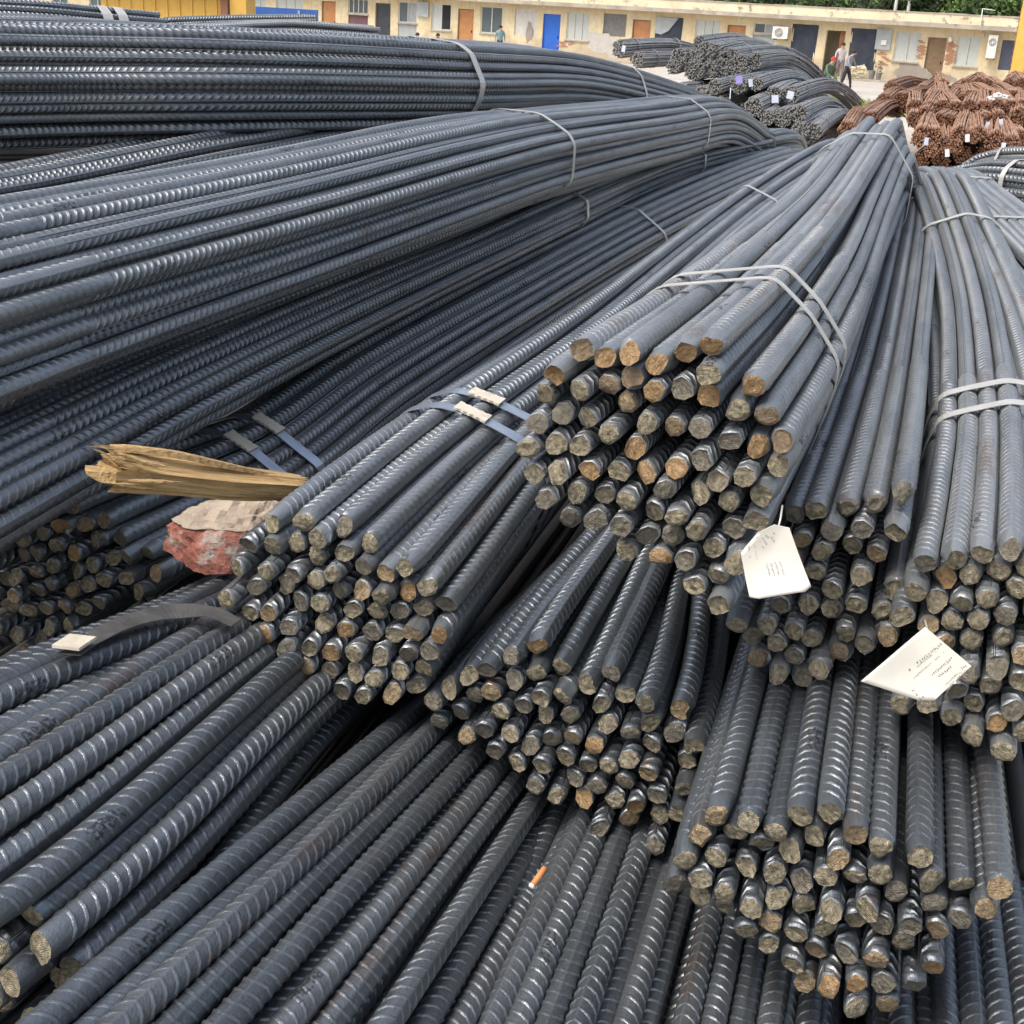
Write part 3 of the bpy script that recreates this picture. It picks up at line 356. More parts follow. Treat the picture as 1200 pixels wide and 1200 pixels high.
  [[-926,-1492,-688,-1162,25],[-472,-1331,-421,-1166,38],[-202,-1341,-155,-1169,36],[102,-1400,111,-1173,-34],[370,-1375,378,-1176,20],[638,-1412,644,-1180,15],[-1292,-1038,-1079,-924,36],[-938,-1055,-813,-926,-8],[-613,-1039,-547,-930,10],[-281,-1052,-283,-935,35],[-16,-1001,-19,-939,-26],[269,-1125,246,-942,34],[647,-1084,510,-945,-18],[927,-1173,776,-948,-22],[1116,-981,1042,-953,-28],[-1662,-868,-1468,-683,35],[-1345,-773,-1202,-687,0],[-1078,-737,-937,-691,-35],[-811,-817,-673,-696,20],[-466,-762,-410,-700,-3],[-196,-774,-147,-705,2],[73,-746,116,-708,-10],[494,-789,379,-711,-36],[760,-839,643,-713,21],[1005,-725,906,-716,6],[1338,-812,1171,-719,-26],[1749,-694,1437,-722,24],[-1792,-532,-1597,-449,18],[-1523,-502,-1330,-453,-10],[-1236,-512,-1065,-457,-11],[-882,-551,-801,-461,-19],[-630,-453,-538,-466,34],[-366,-507,-275,-470,17],[-96,-520,-12,-474,-9],[285,-580,250,-477,-35],[605,-542,513,-480,-21],[921,-469,776,-482,-9],[1200,-539,1041,-485,9],[1470,-560,1306,-489,-10],[1968,-535,1572,-491,19],[-1675,-206,-1460,-220,36],[-1372,-278,-1194,-224,-5],[-1030,-246,-929,-228,40],[-762,-217,-666,-232,-13],[-466,-238,-403,-236,27],[-197,-268,-140,-239,-14],[145,-338,122,-243,-17],[418,-345,384,-246,-5],[729,-279,647,-249,-29],[1117,-283,911,-253,9],[1404,-242,1176,-256,5],[1680,-390,1441,-259,-32],[-1796,41,-1590,13,6],[-1500,-1,-1324,9,-3],[-1221,-54,-1058,6,23],[-890,20,-794,3,40],[-615,59,-531,-1,-7],[-284,-12,-268,-5,-26],[-16,-38,-6,-8,-38],[314,-2,256,-12,19],[579,-55,518,-15,14],[864,-41,782,-18,21],[1148,-14,1046,-22,39],[1596,30,1311,-26,32],[1820,-121,1578,-29,-30],[-1616,243,-1454,242,-35],[-1317,198,-1188,239,33],[-1049,238,-923,235,-39],[-762,355,-659,232,-22],[-437,280,-396,229,-22],[-168,296,-134,226,-22],[126,192,128,223,-18],[411,268,390,219,-5],[682,243,653,215,-37],[1030,229,917,211,-15],[1357,156,1182,207,-16],[1641,296,1448,203,38],[-1848,528,-1585,475,23],[-1571,509,-1318,472,5],[-1192,521,-1053,469,0],[-927,570,-789,466,10],[-536,570,-525,464,31],[-189,571,-262,461,34],[53,452,0,458,-33],[306,546,262,454,-32],[578,492,525,450,-25],[914,514,789,445,3],[1183,494,1053,441,-38],[1536,545,1318,437,23],[1944,502,1584,433,19],[-1671,760,-1449,705,24],[-1363,778,-1184,702,24],[-829,1008,-788,931,22],[-731,756,-655,697,32],[-362,778,-392,694,-32],[-108,872,-128,692,-7],[141,767,135,688,24],[481,752,398,684,-4],[750,729,661,679,25],[1084,788,925,674,16],[1350,741,1189,671,-1],[1704,756,1455,666,34],[-1337,1100,-1054,936,34],[-1097,976,-919,699,11],[-588,1131,-523,928,19],[-329,1056,-258,926,-17],[56,1086,6,923,-17],[321,969,270,919,12],[635,973,535,914,-39],[897,1067,800,910,-26],[1255,1007,1067,908,24],[-863,1276,-657,1163,36],[-467,1409,-390,1160,11],[-176,1317,-124,1157,-27],[136,1344,142,1153,11],[438,1347,408,1149,1],[685,1239,675,1146,8]]),
 'K2b': ([[-1.348,2.214,1.963],[-1.161,2.856,1.956],[-0.851,3.518,2.002],[-0.38,4.502,2.045],[0.365,6.321,2.024],[0.8,7.369,1.957],[0.88,7.529,1.907],[0.94,7.709,1.737],[0.95,7.789,1.357]],
  [[-1064,-835,-834,-734,10],[-792,-843,-567,-722,6],[-492,-790,-302,-711,-37],[-223,-768,-163,-940,-21],[310,-756,231,-701,-19],[548,-882,104,-936,2],[875,-776,496,-722,-32],[924,-1041,763,-719,-12],[-1202,-538,-977,-509,-9],[-896,-594,-710,-496,-24],[-632,-512,-443,-485,-3],[-364,-537,-175,-476,-40],[45,-807,-36,-705,-7],[262,-467,92,-471,-35],[670,-599,360,-467,-3],[986,-530,626,-489,-30],[1213,-675,893,-486,22],[-1406,-359,-1159,-295,0],[-1056,-311,-896,-255,-38],[-787,-290,-631,-241,29],[-387,-268,-368,-229,14],[-118,-249,-106,-218,34],[151,-221,156,-212,18],[440,-262,419,-207,22],[701,-331,682,-228,-29],[963,-261,947,-223,3],[1473,-303,1147,-400,24],[-1458,-42,-1303,-70,5],[-1190,-76,-1040,-30,-29],[-947,43,-775,-16,21],[-597,-98,-510,-3,-17],[-294,-15,-246,9,-23],[-19,2,18,18,6],[249,30,282,23,-17],[518,2,546,27,16],[780,-61,810,6,-40],[1045,-3,1076,10,28],[1545,-42,1276,-166,26],[-1407,340,-1185,194,-20],[-1068,284,-918,208,19],[-776,262,-652,222,-32],[-484,177,-387,236,29],[-171,225,-121,246,-4],[97,253,144,252,14],[418,269,409,257,14],[680,335,675,259,-6],[1020,265,940,240,-3],[1284,322,1207,242,12],[-1215,565,-1061,434,26],[-947,526,-794,448,7],[-672,512,-527,463,3],[-346,431,-261,474,-14],[16,617,6,481,34],[247,478,272,486,31],[517,560,539,489,-28],[892,503,806,492,-38],[1126,638,1072,472,27],[-1077,801,-933,675,-10],[-799,752,-667,691,28],[-417,785,-400,702,16],[-90,866,-132,710,-8],[181,909,-4,944,28],[435,818,135,715,17],[734,722,403,719,3],[968,857,670,722,-36]]),
 'K3': ([[-1.882,2.639,2.21],[-1.328,3.348,2.21],[-0.879,3.673,2.218],[-0.361,4.366,2.202],[0.063,5.425,2.165],[0.538,6.56,2.044],[0.764,7.067,1.967],[0.844,7.227,1.917],[0.904,7.407,1.747],[0.914,7.487,1.367]],
  [[-1053,-1309,-684,-1257,-20],[-686,-1219,-419,-1280,11],[-443,-1339,-153,-1303,30],[-114,-1325,112,-1328,36],[155,-1347,263,-1107,28],[390,-1480,378,-1353,9],[764,-1317,527,-1132,-3],[1023,-1391,792,-1160,-12],[-1578,-1105,-1321,-967,-36],[-1288,-1117,-1056,-991,27],[-915,-1077,-792,-1013,-24],[-529,-999,-529,-1037,33],[-286,-1116,-265,-1061,-20],[-9,-1075,-2,-1084,13],[260,-1099,146,-862,29],[679,-1047,408,-885,-13],[951,-1054,671,-908,0],[1238,-1027,935,-935,37],[1505,-1069,1200,-958,2],[-1599,-800,-1433,-725,0],[-1232,-762,-1168,-748,36],[-972,-691,-903,-771,-24],[-759,-857,-641,-794,-12],[-411,-756,-378,-816,-4],[-158,-850,-117,-840,-27],[107,-801,34,-619,-33],[426,-886,294,-643,31],[660,-751,558,-665,-12],[928,-785,819,-688,-19],[1284,-710,1084,-713,19],[1618,-711,1348,-736,27],[-1763,-526,-1545,-484,-6],[-1496,-490,-1280,-506,0],[-1129,-472,-1015,-528,8],[-844,-445,-753,-551,-14],[-602,-565,-489,-574,-7],[-337,-496,-229,-597,24],[-37,-500,-78,-376,-25],[269,-585,181,-400,-8],[518,-447,445,-422,38],[970,-518,705,-446,27],[1230,-445,970,-468,23],[1508,-464,1232,-493,-4],[1777,-449,1498,-515,-29],[-1895,-286,-1659,-243,6],[-1628,-248,-1393,-265,-2],[-1322,-283,-1128,-287,37],[-1046,-215,-865,-309,-30],[-766,-186,-601,-331,18],[-521,-299,-341,-354,26],[-185,-274,-190,-134,33],[233,-317,69,-157,-34],[466,-182,333,-179,-2],[727,-250,593,-203,-39],[1016,-252,857,-226,39],[1385,-224,1119,-250,-20],[1665,-199,1384,-273,18],[1934,-229,1649,-296,6],[-1814,-21,-1507,-24,-24],[-1436,-38,-1241,-45,-36],[-1168,26,-978,-67,-12],[-894,85,-714,-89,-4],[-582,11,-454,-112,2],[-308,-34,-303,109,32],[-38,-47,-43,86,-4],[232,-47,221,63,-34],[628,34,480,39,39],[894,-11,744,16,21],[1199,-28,1006,-8,32],[1497,22,1271,-31,-16],[1795,44,1535,-55,39],[-1867,263,-1623,216,-37],[-1616,163,-1356,196,28],[-1331,241,-1092,174,-17],[-1066,293,-827,153,26],[-725,297,-566,131,19],[-357,232,-415,352,26],[-94,294,-155,328,-3],[163,214,108,306,-31],[433,221,368,282,23],[783,255,632,259,-18],[1050,209,893,235,-8],[1309,286,1158,211,-24],[1579,279,1422,187,-32],[2064,214,1688,164,-3],[-1732,603,-1472,437,22],[-1533,420,-1207,416,-15],[-1221,546,-942,395,-36],[-898,504,-680,373,40],[-456,483,-529,594,3],[-192,555,-268,571,-35],[74,506,-4,549,0],[343,522,257,525,-38],[606,459,520,502,19],[857,557,782,477,14],[1114,472,1046,453,11],[1464,523,1310,429,-25],[1837,359,1576,406,-26],[-1719,873,-1323,657,-31],[-1329,793,-1057,636,17],[-1015,748,-794,615,38],[-741,734,-643,835,3],[-472,753,-381,813,-40],[-119,853,-117,792,-25],[137,768,145,768,-2],[527,719,409,745,16],[779,815,671,720,-38],[1044,763,935,696,-22],[1338,783,1199,672,21],[1695,723,1464,648,-17],[-1426,1054,-1173,878,-22],[-1153,998,-909,856,-13],[-883,985,-758,1077,-18],[-617,1029,-494,1055,2],[-349,995,-230,1034,40],[115,1051,33,1011,36],[355,928,297,988,-11],[607,1023,560,964,-10],[887,1063,824,939,4],[1174,999,1088,914,17],[1537,1078,1353,890,1],[-981,1284,-1024,1099,-17],[-711,1282,-611,1299,-35],[-383,1263,-345,1277,23],[-134,1158,-80,1254,-25],[82,1320,185,1231,17],[457,1248,449,1207,10],[729,1282,714,1182,-15],[1079,1253,979,1157,-2]]),
 'K4': ([[-2.719,3.821,2.213],[-2.003,4.687,2.229],[-1.741,5.223,2.225],[-1.512,5.859,2.205],[-1.228,6.489,2.166],[-0.728,6.589,2.086]],
  [[-945,-994,-782,-822,-33],[-532,-939,-465,-820,32],[-227,-843,-149,-817,26],[207,-964,167,-814,18],[524,-921,483,-811,4],[877,-911,800,-808,22],[-1052,-557,-942,-549,29],[-692,-634,-625,-546,21],[-379,-562,-309,-544,25],[33,-655,7,-541,-4],[366,-560,323,-538,16],[686,-571,639,-535,-6],[1005,-545,955,-533,-8],[-1223,-273,-1102,-276,11],[-824,-332,-785,-273,-5],[-510,-270,-469,-271,-21],[-190,-296,-153,-268,-1],[125,-349,162,-265,-31],[548,-282,478,-262,36],[892,-245,794,-260,16],[1210,-277,1111,-257,-32],[-1449,47,-1262,-3,33],[-1069,8,-946,0,40],[-648,19,-630,3,25],[-256,58,-314,5,33],[50,-38,2,8,-38],[369,-17,318,11,20],[693,6,634,13,-26],[1017,52,950,16,3],[1365,67,1267,19,-38],[-1233,283,-1107,273,14],[-834,285,-790,276,-28],[-484,295,-474,279,-11],[-110,344,-158,281,4],[215,264,158,284,-2],[537,285,474,287,14],[854,328,790,289,-40],[1184,330,1106,292,8],[-1084,566,-951,549,20],[-685,568,-635,552,-20],[-303,599,-318,554,-2],[8,703,-3,557,-37],[301,572,313,560,13],[645,661,630,562,-27],[1015,604,946,565,-12],[-899,860,-796,824,18],[-517,840,-479,827,23],[-212,935,-163,830,-30],[268,890,153,833,-14],[576,976,469,836,-28],[895,1000,786,838,7]]),
 'T1': ([[-3.611,6.192,2.241],[-2.62,6.63,2.262],[-2.294,6.894,2.249],[-2.006,7.156,2.233]],
  [[-512,-860,-476,-823,-13],[-185,-874,-160,-824,10],[167,-854,157,-826,-13],[486,-891,474,-827,-9],[-974,-561,-949,-546,12],[-650,-571,-633,-548,-26],[-316,-557,-316,-549,35],[3,-572,0,-551,-35],[323,-575,316,-552,17],[643,-567,632,-553,-14],[981,-556,949,-554,37],[-1149,-265,-1106,-271,-39],[-808,-287,-789,-272,-11],[-488,-283,-473,-274,7],[-168,-274,-157,-275,-32],[169,-293,159,-277,29],[491,-278,475,-278,4],[811,-285,791,-279,-19],[1166,-293,1108,-281,-1],[-967,-2,-946,3,-15],[-647,-2,-630,1,-16],[-327,3,-314,0,-31],[-7,4,2,-2,-17],[333,-1,318,-3,10],[659,-4,634,-4,-31],[1000,-20,951,-6,20],[-1142,266,-1104,277,9],[-811,285,-787,276,37],[-491,279,-471,275,5],[-153,290,-155,274,10],[167,273,161,272,15],[495,275,477,271,-30],[818,274,794,269,25],[1146,279,1110,268,34],[-994,550,-944,551,0],[-651,562,-628,550,-23],[-324,577,-312,549,9],[-4,586,5,548,29],[315,568,321,546,30],[660,552,637,544,16],[1005,580,953,543,-14],[-483,894,-469,824,-11],[-157,870,-153,823,21],[166,857,164,821,-27],[504,831,481,820,34]]),
 'T2': ([[-2.668,9.595,2.209],[-2.227,9.826,2.248],[-1.693,10.161,2.282]],
  [[-1131,-286,-1108,-283,-17],[-811,-297,-791,-282,26],[-491,-303,-476,-280,34],[-171,-295,-161,-278,-21],[148,-282,155,-277,39],[467,-309,470,-275,36],[798,-283,785,-273,19],[1145,-269,1102,-272,-39],[-1315,-22,-1267,-9,-16],[-962,-14,-950,-8,-14],[-643,19,-635,-6,0],[-325,-12,-319,-4,-11],[-5,0,-4,-2,23],[315,-9,311,-1,31],[635,-7,626,1,-34],[955,-2,941,3,13],[1345,-11,1258,4,-3],[-1144,267,-1111,266,39],[-825,282,-794,268,-3],[-495,303,-479,270,-12],[-169,311,-163,272,23],[163,272,152,273,-29],[482,289,467,275,33],[802,279,783,277,-15],[1120,316,1099,278,26]]),
 'T3': ([[-2.172,8.517,2.202],[-1.694,8.958,2.229],[-1.128,9.383,2.217]],
  [[-814,-284,-548,-430,38],[-492,-309,-245,-525,18],[-139,-304,-233,-208,-37],[180,-286,67,-309,13],[500,-272,369,-403,-5],[836,-285,672,-498,-39],[-1346,8,-837,-20,-28],[-1019,20,-604,195,-31],[-685,9,-535,-114,17],[-328,11,-302,101,29],[-6,5,0,7,39],[316,3,300,-94,21],[675,-3,533,121,-20],[995,-5,602,-189,22],[1314,14,835,26,35],[-835,291,-674,504,-8],[-509,296,-371,410,-3],[-149,295,-69,316,15],[171,289,233,221,28],[490,308,236,538,13],[810,287,537,437,-2]]),
 'R3': ([[1.228,2.001,1.689],[1.337,3.014,1.802],[1.402,3.62,1.848],[1.478,4.333,1.882],[1.536,4.875,1.894],[1.556,5.095,1.834],[1.586,5.275,1.614]],
  [[-933,-878,-784,-835,-11],[-575,-957,-468,-833,7],[-97,-890,-152,-831,-32],[181,-1049,164,-828,29],[547,-843,481,-826,4],[863,-918,797,-823,-19],[-973,-532,-944,-562,-1],[-661,-600,-628,-560,-15],[-359,-706,-312,-558,-16],[-68,-571,4,-555,-31],[381,-564,320,-553,-17],[701,-563,636,-550,10],[1098,-671,953,-547,-31],[-1242,-334,-1104,-289,20],[-880,-226,-788,-287,9],[-502,-322,-472,-284,37],[-186,-273,-156,-282,5],[153,-340,160,-279,10],[553,-279,476,-277,15],[896,-309,792,-274,-30],[1279,-271,1108,-271,25],[-1451,-29,-1265,-16,34],[-1131,-27,-948,-14,0],[-651,-2,-632,-11,-23],[-317,18,-316,-8,9],[34,-41,0,-6,29],[354,-28,316,-3,30],[716,45,632,-1,16],[1031,-19,948,2,-14],[1423,15,1264,4,-11],[-1203,285,-1109,259,21],[-837,276,-792,262,-27],[-501,280,-476,265,34],[-169,302,-160,267,38],[148,258,156,270,6],[482,265,471,272,26],[896,312,788,275,-18],[1226,347,1104,277,20],[-1111,622,-953,535,-6],[-663,556,-637,538,-38],[-303,618,-321,541,14],[17,624,-5,543,32],[354,558,311,546,39],[676,545,627,548,18],[1039,606,944,550,35],[-935,889,-797,811,4],[-615,896,-481,814,15],[-193,939,-165,816,-27],[139,920,151,819,-24],[454,863,467,821,13],[904,896,784,824,1]]),
 'R4': ([[2.602,5.076,1.865],[2.316,5.504,1.861],[2.11,5.823,1.851],[2.051,6.023,1.815],[1.951,6.143,1.765],[1.931,6.323,1.695]],
  [[-479,-859,-474,-821,37],[-158,-858,-157,-821,32],[162,-870,159,-821,27],[491,-855,476,-821,35],[-998,-571,-948,-547,-24],[-679,-591,-632,-547,-14],[-343,-569,-315,-547,5],[-4,-565,1,-547,-22],[317,-587,317,-547,11],[674,-587,633,-546,32],[993,-562,950,-546,13],[-1144,-286,-1106,-273,38],[-823,-281,-790,-273,16],[-502,-290,-473,-272,33],[-182,-293,-157,-272,27],[137,-278,159,-272,11],[506,-295,475,-272,-25],[826,-289,791,-272,37],[1146,-277,1108,-272,1],[-977,0,-948,2,-6],[-653,17,-632,2,-34],[-328,-8,-315,2,-1],[-3,12,1,2,-38],[318,-14,317,2,-5],[638,11,633,2,30],[992,21,949,3,39],[-1139,276,-1107,276,-5],[-818,292,-790,276,-25],[-497,301,-474,276,31],[-152,296,-158,277,-33],[168,283,159,277,9],[487,293,475,277,-31],[838,301,791,277,29],[1171,314,1108,277,-19],[-970,574,-949,550,37],[-650,582,-632,551,22],[-320,568,-316,551,-14],[0,584,0,551,8],[319,566,317,551,18],[662,570,633,551,-27],[981,596,949,551,-35],[-475,849,-475,825,-39],[-156,876,-158,826,0],[164,862,159,826,31],[483,841,475,826,29]]),
 'R5': ([[2.965,5.852,1.953],[2.66,6.371,1.907],[2.493,6.68,1.872],[2.44,6.881,1.837],[2.36,7.001,1.777],[2.34,7.181,1.637]],
  [[-656,-576,-632,-549,-3],[-329,-592,-315,-547,15],[25,-587,1,-544,28],[344,-565,318,-542,13],[681,-537,634,-539,-2],[-825,-280,-792,-276,0],[-505,-294,-476,-273,1],[-186,-285,-159,-271,0],[134,-273,157,-269,-36],[491,-279,474,-266,-40],[845,-263,790,-264,34],[-1034,30,-953,-3,28],[-641,-4,-636,0,23],[-322,5,-320,2,-26],[-2,19,-3,5,-22],[317,-10,313,7,16],[641,3,630,9,-12],[1006,14,946,12,31],[-814,265,-796,273,9],[-494,302,-480,275,-5],[-174,289,-163,278,-6],[172,297,153,280,-6],[491,286,469,283,2],[811,276,786,285,35],[-666,580,-640,549,-2],[-346,586,-324,551,18],[-25,572,-7,554,28],[300,591,309,556,-7],[671,564,626,558,26]]),
}

GRP = 'bundles of ribbed bars stacked in the yard'
S_ = {'M': [0.56, 0.45, 2.32], 'L1': [0.67, 0.57, 3.35], 'L2': [0.64, 0.51, 3.32], 'K1': [3.66, 5.59, 6.51], 'K2': [3.01, 5.03, 5.9], 'K2b': [2.49, 4.5], 'K3': [2.33, 4.12], 'R1': [2.56], 'R2': [0.81, 0.68, 2.28], 'R3': [1.85, 2.6], 'LL': [0.57], 'T1': [1.64], 'R4': [0.85], 'R5': [1.09]}
SPEC = {   # material, label, straps: (distance along the bundle, material, clasp angle or None, width)
 'M': ('dusty', 'topmost rebar bundle with tan and rusty cut ends, tied by a thin double grey strap', [(S_['M'][0], STRAP_GREY, None, .022), (S_['M'][1], STRAP_GREY, None, .02), (S_['M'][2], STRAP_GREY, None, .018)]),
 'R1': ('dusty', 'rebar bundle under the right side of the topmost bundle, behind the upright torn paper tag', [(S_['R1'][0], STRAP_GREY, None, .02)]),
 'R2': ('dusty', 'rebar bundle at the right edge with wide double strap and slanted paper tag', [(S_['R2'][0], STRAP_GREY, .75, .028), (S_['R2'][1], STRAP_GREY, .75, .028), (S_['R2'][2], STRAP_GREY, None, .02)]),
 'L1': ('mid', 'rebar bundle beside the mortar covered brick, with two bluish straps and tan clasps', [(S_['L1'][0], STRAP_BLUE, .25, .032), (S_['L1'][1], STRAP_BLUE, .25, .032), (S_['L1'][2], STRAP_GREY, None, .02)]),
 'L2': ('mid', 'rebar bundle under the splintered wood and brick with dark shaded ends at the left edge', [(S_['L2'][0], STRAP_BLUE, .42, .032), (S_['L2'][1], STRAP_BLUE, .42, .032), (S_['L2'][2], STRAP_GREY, None, .02)]),
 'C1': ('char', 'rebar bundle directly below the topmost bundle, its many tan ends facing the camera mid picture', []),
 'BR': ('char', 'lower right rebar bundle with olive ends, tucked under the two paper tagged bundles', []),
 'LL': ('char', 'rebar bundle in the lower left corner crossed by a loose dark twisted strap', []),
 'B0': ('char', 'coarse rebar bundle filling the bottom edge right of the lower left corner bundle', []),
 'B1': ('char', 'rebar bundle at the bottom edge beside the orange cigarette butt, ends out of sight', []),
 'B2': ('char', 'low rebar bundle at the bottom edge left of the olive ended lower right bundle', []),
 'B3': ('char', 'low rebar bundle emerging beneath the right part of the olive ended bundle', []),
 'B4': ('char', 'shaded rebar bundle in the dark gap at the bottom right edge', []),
 'K1': ('mid', 'long bending rebar bundle just above the splintered wood, lowest of the sweeping left bundles', [(S_['K1'][0], STRAP_GREY, None, .026), (S_['K1'][1], STRAP_GREY, None, .022), (S_['K1'][2], STRAP_DARK, None, .03)]),
 'K1b': ('mid', 'rebar bundle in the dark gap between the pale middle bundle and the lowest sweeping one', []),
 'K2': ('mid', 'pale long rebar bundle in the middle of the sweeping left bundles', [(S_['K2'][0], STRAP_GREY, None, .022), (S_['K2'][1], STRAP_GREY, None, .022)]),
 'K2b': ('mid', 'dark narrow rebar bundle wedged beneath the uppermost sweeping left bundle', [(S_['K2b'][0], STRAP_BLUE, None, .036), (S_['K2b'][1], STRAP_GREY, None, .022)]),
 'K3': ('mid', 'uppermost sweeping rebar bundle on the left, in front of the yellow building', [(S_['K3'][0], STRAP_GREY, None, .028), (S_['K3'][1], STRAP_GREY, None, .022)]),
 'K4': ('dusty', 'thin seen rebar bundle at upper left corner behind the uppermost sweeping bundle', []),
 'T1': ('dark', 'straight dark rebar bundle in the top left corner with a double pale tie', [(S_['T1'][0], STRAP_GREY, None, .05), (S_['T1'][0]-.08, STRAP_GREY, None, .05)]),
 'T2': ('dark', 'flat layer of straight bars before the blue trailer', []),
 'T3': ('dusty', 'flat brownish layer of straight bars below the orange door at upper left', []),
 'R3': ('dusty', 'rebar bundle sloping down to the right edge, right of the wide strapped bundle', [(S_['R3'][0], STRAP_GREY, None, .02), (S_['R3'][1], STRAP_GREY, None, .02)]),
 'R4': ('mid', 'short seen stack of bars at the right edge below the rusty pile', [(S_['R4'][0], STRAP_GREY, None, .022)]),
 'R5': ('dusty', 'small bar stack at the right edge just under the blue tagged rusty bundles', [(S_['R5'][0], STRAP_GREY, None, .022)]),
}
FAN = dict(K1=4.5, K1b=4.5, K2=4.5, K2b=4, K3=4.5, B0=2.5, M=3.2, BR=3.0, R1=2.5, R2=2.5, L1=1.6)      # metres over which the loose front gathers
def make_bundle(key):
    wp, offs = DATA[key]; kind, label, straps = SPEC[key]; path = Path(wp); org = np.array(wp[0]); A = np.array(offs, float); A[:, :4] /= 1e4
    root = empty('rebar_bundle', org); tag(root, label, 'rebar bundle', GRP)
    fan = FAN.get(key, .75); bd = .027 if key[0] == 'K' and key != 'K4' else D; vis = np.zeros(len(offs), bool)
    for s in (.08, .35, .8, 1.4, 2.2, 3.2, 4.3, 5.3):
        if s < path.L-.1: vis |= visible(path, A, s, fan, bd)
    base = sum(map(ord, key))*101
    rr = np.random.default_rng(base); vtop = np.percentile(A[:, 1], 80)
    for i, o in enumerate(offs):
        rusty = rr.random() < ((.75 if A[i, 1] > vtop else .08) if key == 'M' else .07)
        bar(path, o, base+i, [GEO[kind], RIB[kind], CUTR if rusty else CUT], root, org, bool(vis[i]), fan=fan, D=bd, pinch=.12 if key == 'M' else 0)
    for s, m, cl, wd in straps: strap(path, A, s, m, root, org, fan=fan, D=bd, wd=wd, clasp=cl, skew=.1)
    return root, path, A
B = {k: make_bundle(k) for k in SPEC}

# loose twisted strap over the lower left bundle
def ribbon(name, P, Nn, wd, mat, parent, th=.0014):
    P = catmull(P, 8); Nn = catmull(Nn, 8); T = np.gradient(P, axis=0); T /= np.linalg.norm(T, axis=1)[:, None]; V = []; m = len(P)
    for p, t, nn in zip(P, T, Nn):
        nn = nn-t*(nn@t); nn /= np.linalg.norm(nn); b = np.cross(t, nn); b /= np.linalg.norm(b)
        V += [p-b*wd/2, p+b*wd/2, p+b*wd/2+nn*th, p-b*wd/2+nn*th]
    Fc = [(k*4+e, k*4+(e+1) % 4, k*4+4+(e+1) % 4, k*4+4+e) for k in range(m-1) for e in range(4)]+[(0, 1, 2, 3), (m*4-1, m*4-2, m*4-3, m*4-4)]
    return mesh(name, V, Fc, mat, parent)
root, path, A = B['LL']; org = np.array(DATA['LL'][0][0])
STRAP_PTS = [(-0.529, 1.377, 1.704), (-0.519, 1.434, 1.697), (-0.494, 1.501, 1.69), (-0.456, 1.565, 1.675), (-0.409, 1.584, 1.669), (-0.37, 1.575, 1.659)]
def W_(*p): return np.array(p)-org
T, Rr, Vv = path.at(np.array([.6]))[1][0], path.at(np.array([.6]))[2][0], path.at(np.array([.6]))[3][0]
s1 = ribbon('strap', [W_(*p)-np.array([0, 0, .016]) for p in STRAP_PTS], [Vv-T*.5, Vv-T*.7, Vv*.8-T*.8, Vv*.8-T*.6, Vv-T*.2, Vv*.7+Rr*.7], .030, STRAP_DARK, root)
cb = MB(); cb.box(-.021, .021, -.018, .018, 0, .004); q = cb.build('clasp', CLASP_M, s1); a_, b_ = W_(*STRAP_PTS[0]), W_(*STRAP_PTS[1]); t_ = (b_-a_)/np.linalg.norm(b_-a_); n_ = Vv-T*.5; n_ = n_-t_*(n_@t_); n_ /= np.linalg.norm(n_); y_ = np.cross(n_, t_); o_ = a_+t_*.014+n_*.004-np.array([0, 0, .010])
q.matrix_local = Matrix([[t_[i], y_[i], n_[i], o_[i]] for i in range(3)]+[[0, 0, 0, 1]])

# bundles in the dark beneath, their steel coloured darker for the shade in the gaps
SHADE_TONED = plain('shade_toned_steel', (.03, .032, .036), (.065, .062, .058), 6, .6, .3)
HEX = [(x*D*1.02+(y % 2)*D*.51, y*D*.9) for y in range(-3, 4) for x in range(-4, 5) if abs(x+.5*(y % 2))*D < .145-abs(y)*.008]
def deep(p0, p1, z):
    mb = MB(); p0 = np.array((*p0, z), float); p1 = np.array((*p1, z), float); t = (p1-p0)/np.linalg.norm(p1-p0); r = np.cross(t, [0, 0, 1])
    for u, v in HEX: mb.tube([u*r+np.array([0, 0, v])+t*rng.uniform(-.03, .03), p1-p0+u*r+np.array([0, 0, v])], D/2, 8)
    o = mb.build('rebar_bundle', SHADE_TONED, smooth=True); o.location = p0
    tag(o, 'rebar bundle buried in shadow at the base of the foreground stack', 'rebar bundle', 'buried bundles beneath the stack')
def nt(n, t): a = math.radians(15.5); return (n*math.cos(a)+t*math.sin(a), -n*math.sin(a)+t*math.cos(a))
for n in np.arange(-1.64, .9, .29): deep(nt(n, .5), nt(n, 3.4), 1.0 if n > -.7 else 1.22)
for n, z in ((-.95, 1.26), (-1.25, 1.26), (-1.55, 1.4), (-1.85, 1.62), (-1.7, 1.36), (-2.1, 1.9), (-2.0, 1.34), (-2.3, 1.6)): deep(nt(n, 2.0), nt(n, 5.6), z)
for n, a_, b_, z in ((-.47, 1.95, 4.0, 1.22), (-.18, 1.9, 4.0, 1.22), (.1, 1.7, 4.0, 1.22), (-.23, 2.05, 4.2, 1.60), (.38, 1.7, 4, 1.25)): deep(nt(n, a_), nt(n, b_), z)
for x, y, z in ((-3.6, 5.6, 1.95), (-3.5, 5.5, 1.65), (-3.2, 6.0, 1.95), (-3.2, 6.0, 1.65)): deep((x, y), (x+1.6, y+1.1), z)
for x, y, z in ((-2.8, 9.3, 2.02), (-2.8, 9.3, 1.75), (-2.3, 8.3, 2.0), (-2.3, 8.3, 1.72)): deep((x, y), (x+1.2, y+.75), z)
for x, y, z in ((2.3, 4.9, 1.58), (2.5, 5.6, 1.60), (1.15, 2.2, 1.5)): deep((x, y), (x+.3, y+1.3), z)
open('/tmp/tri','w').write(str(NTRI[0]))
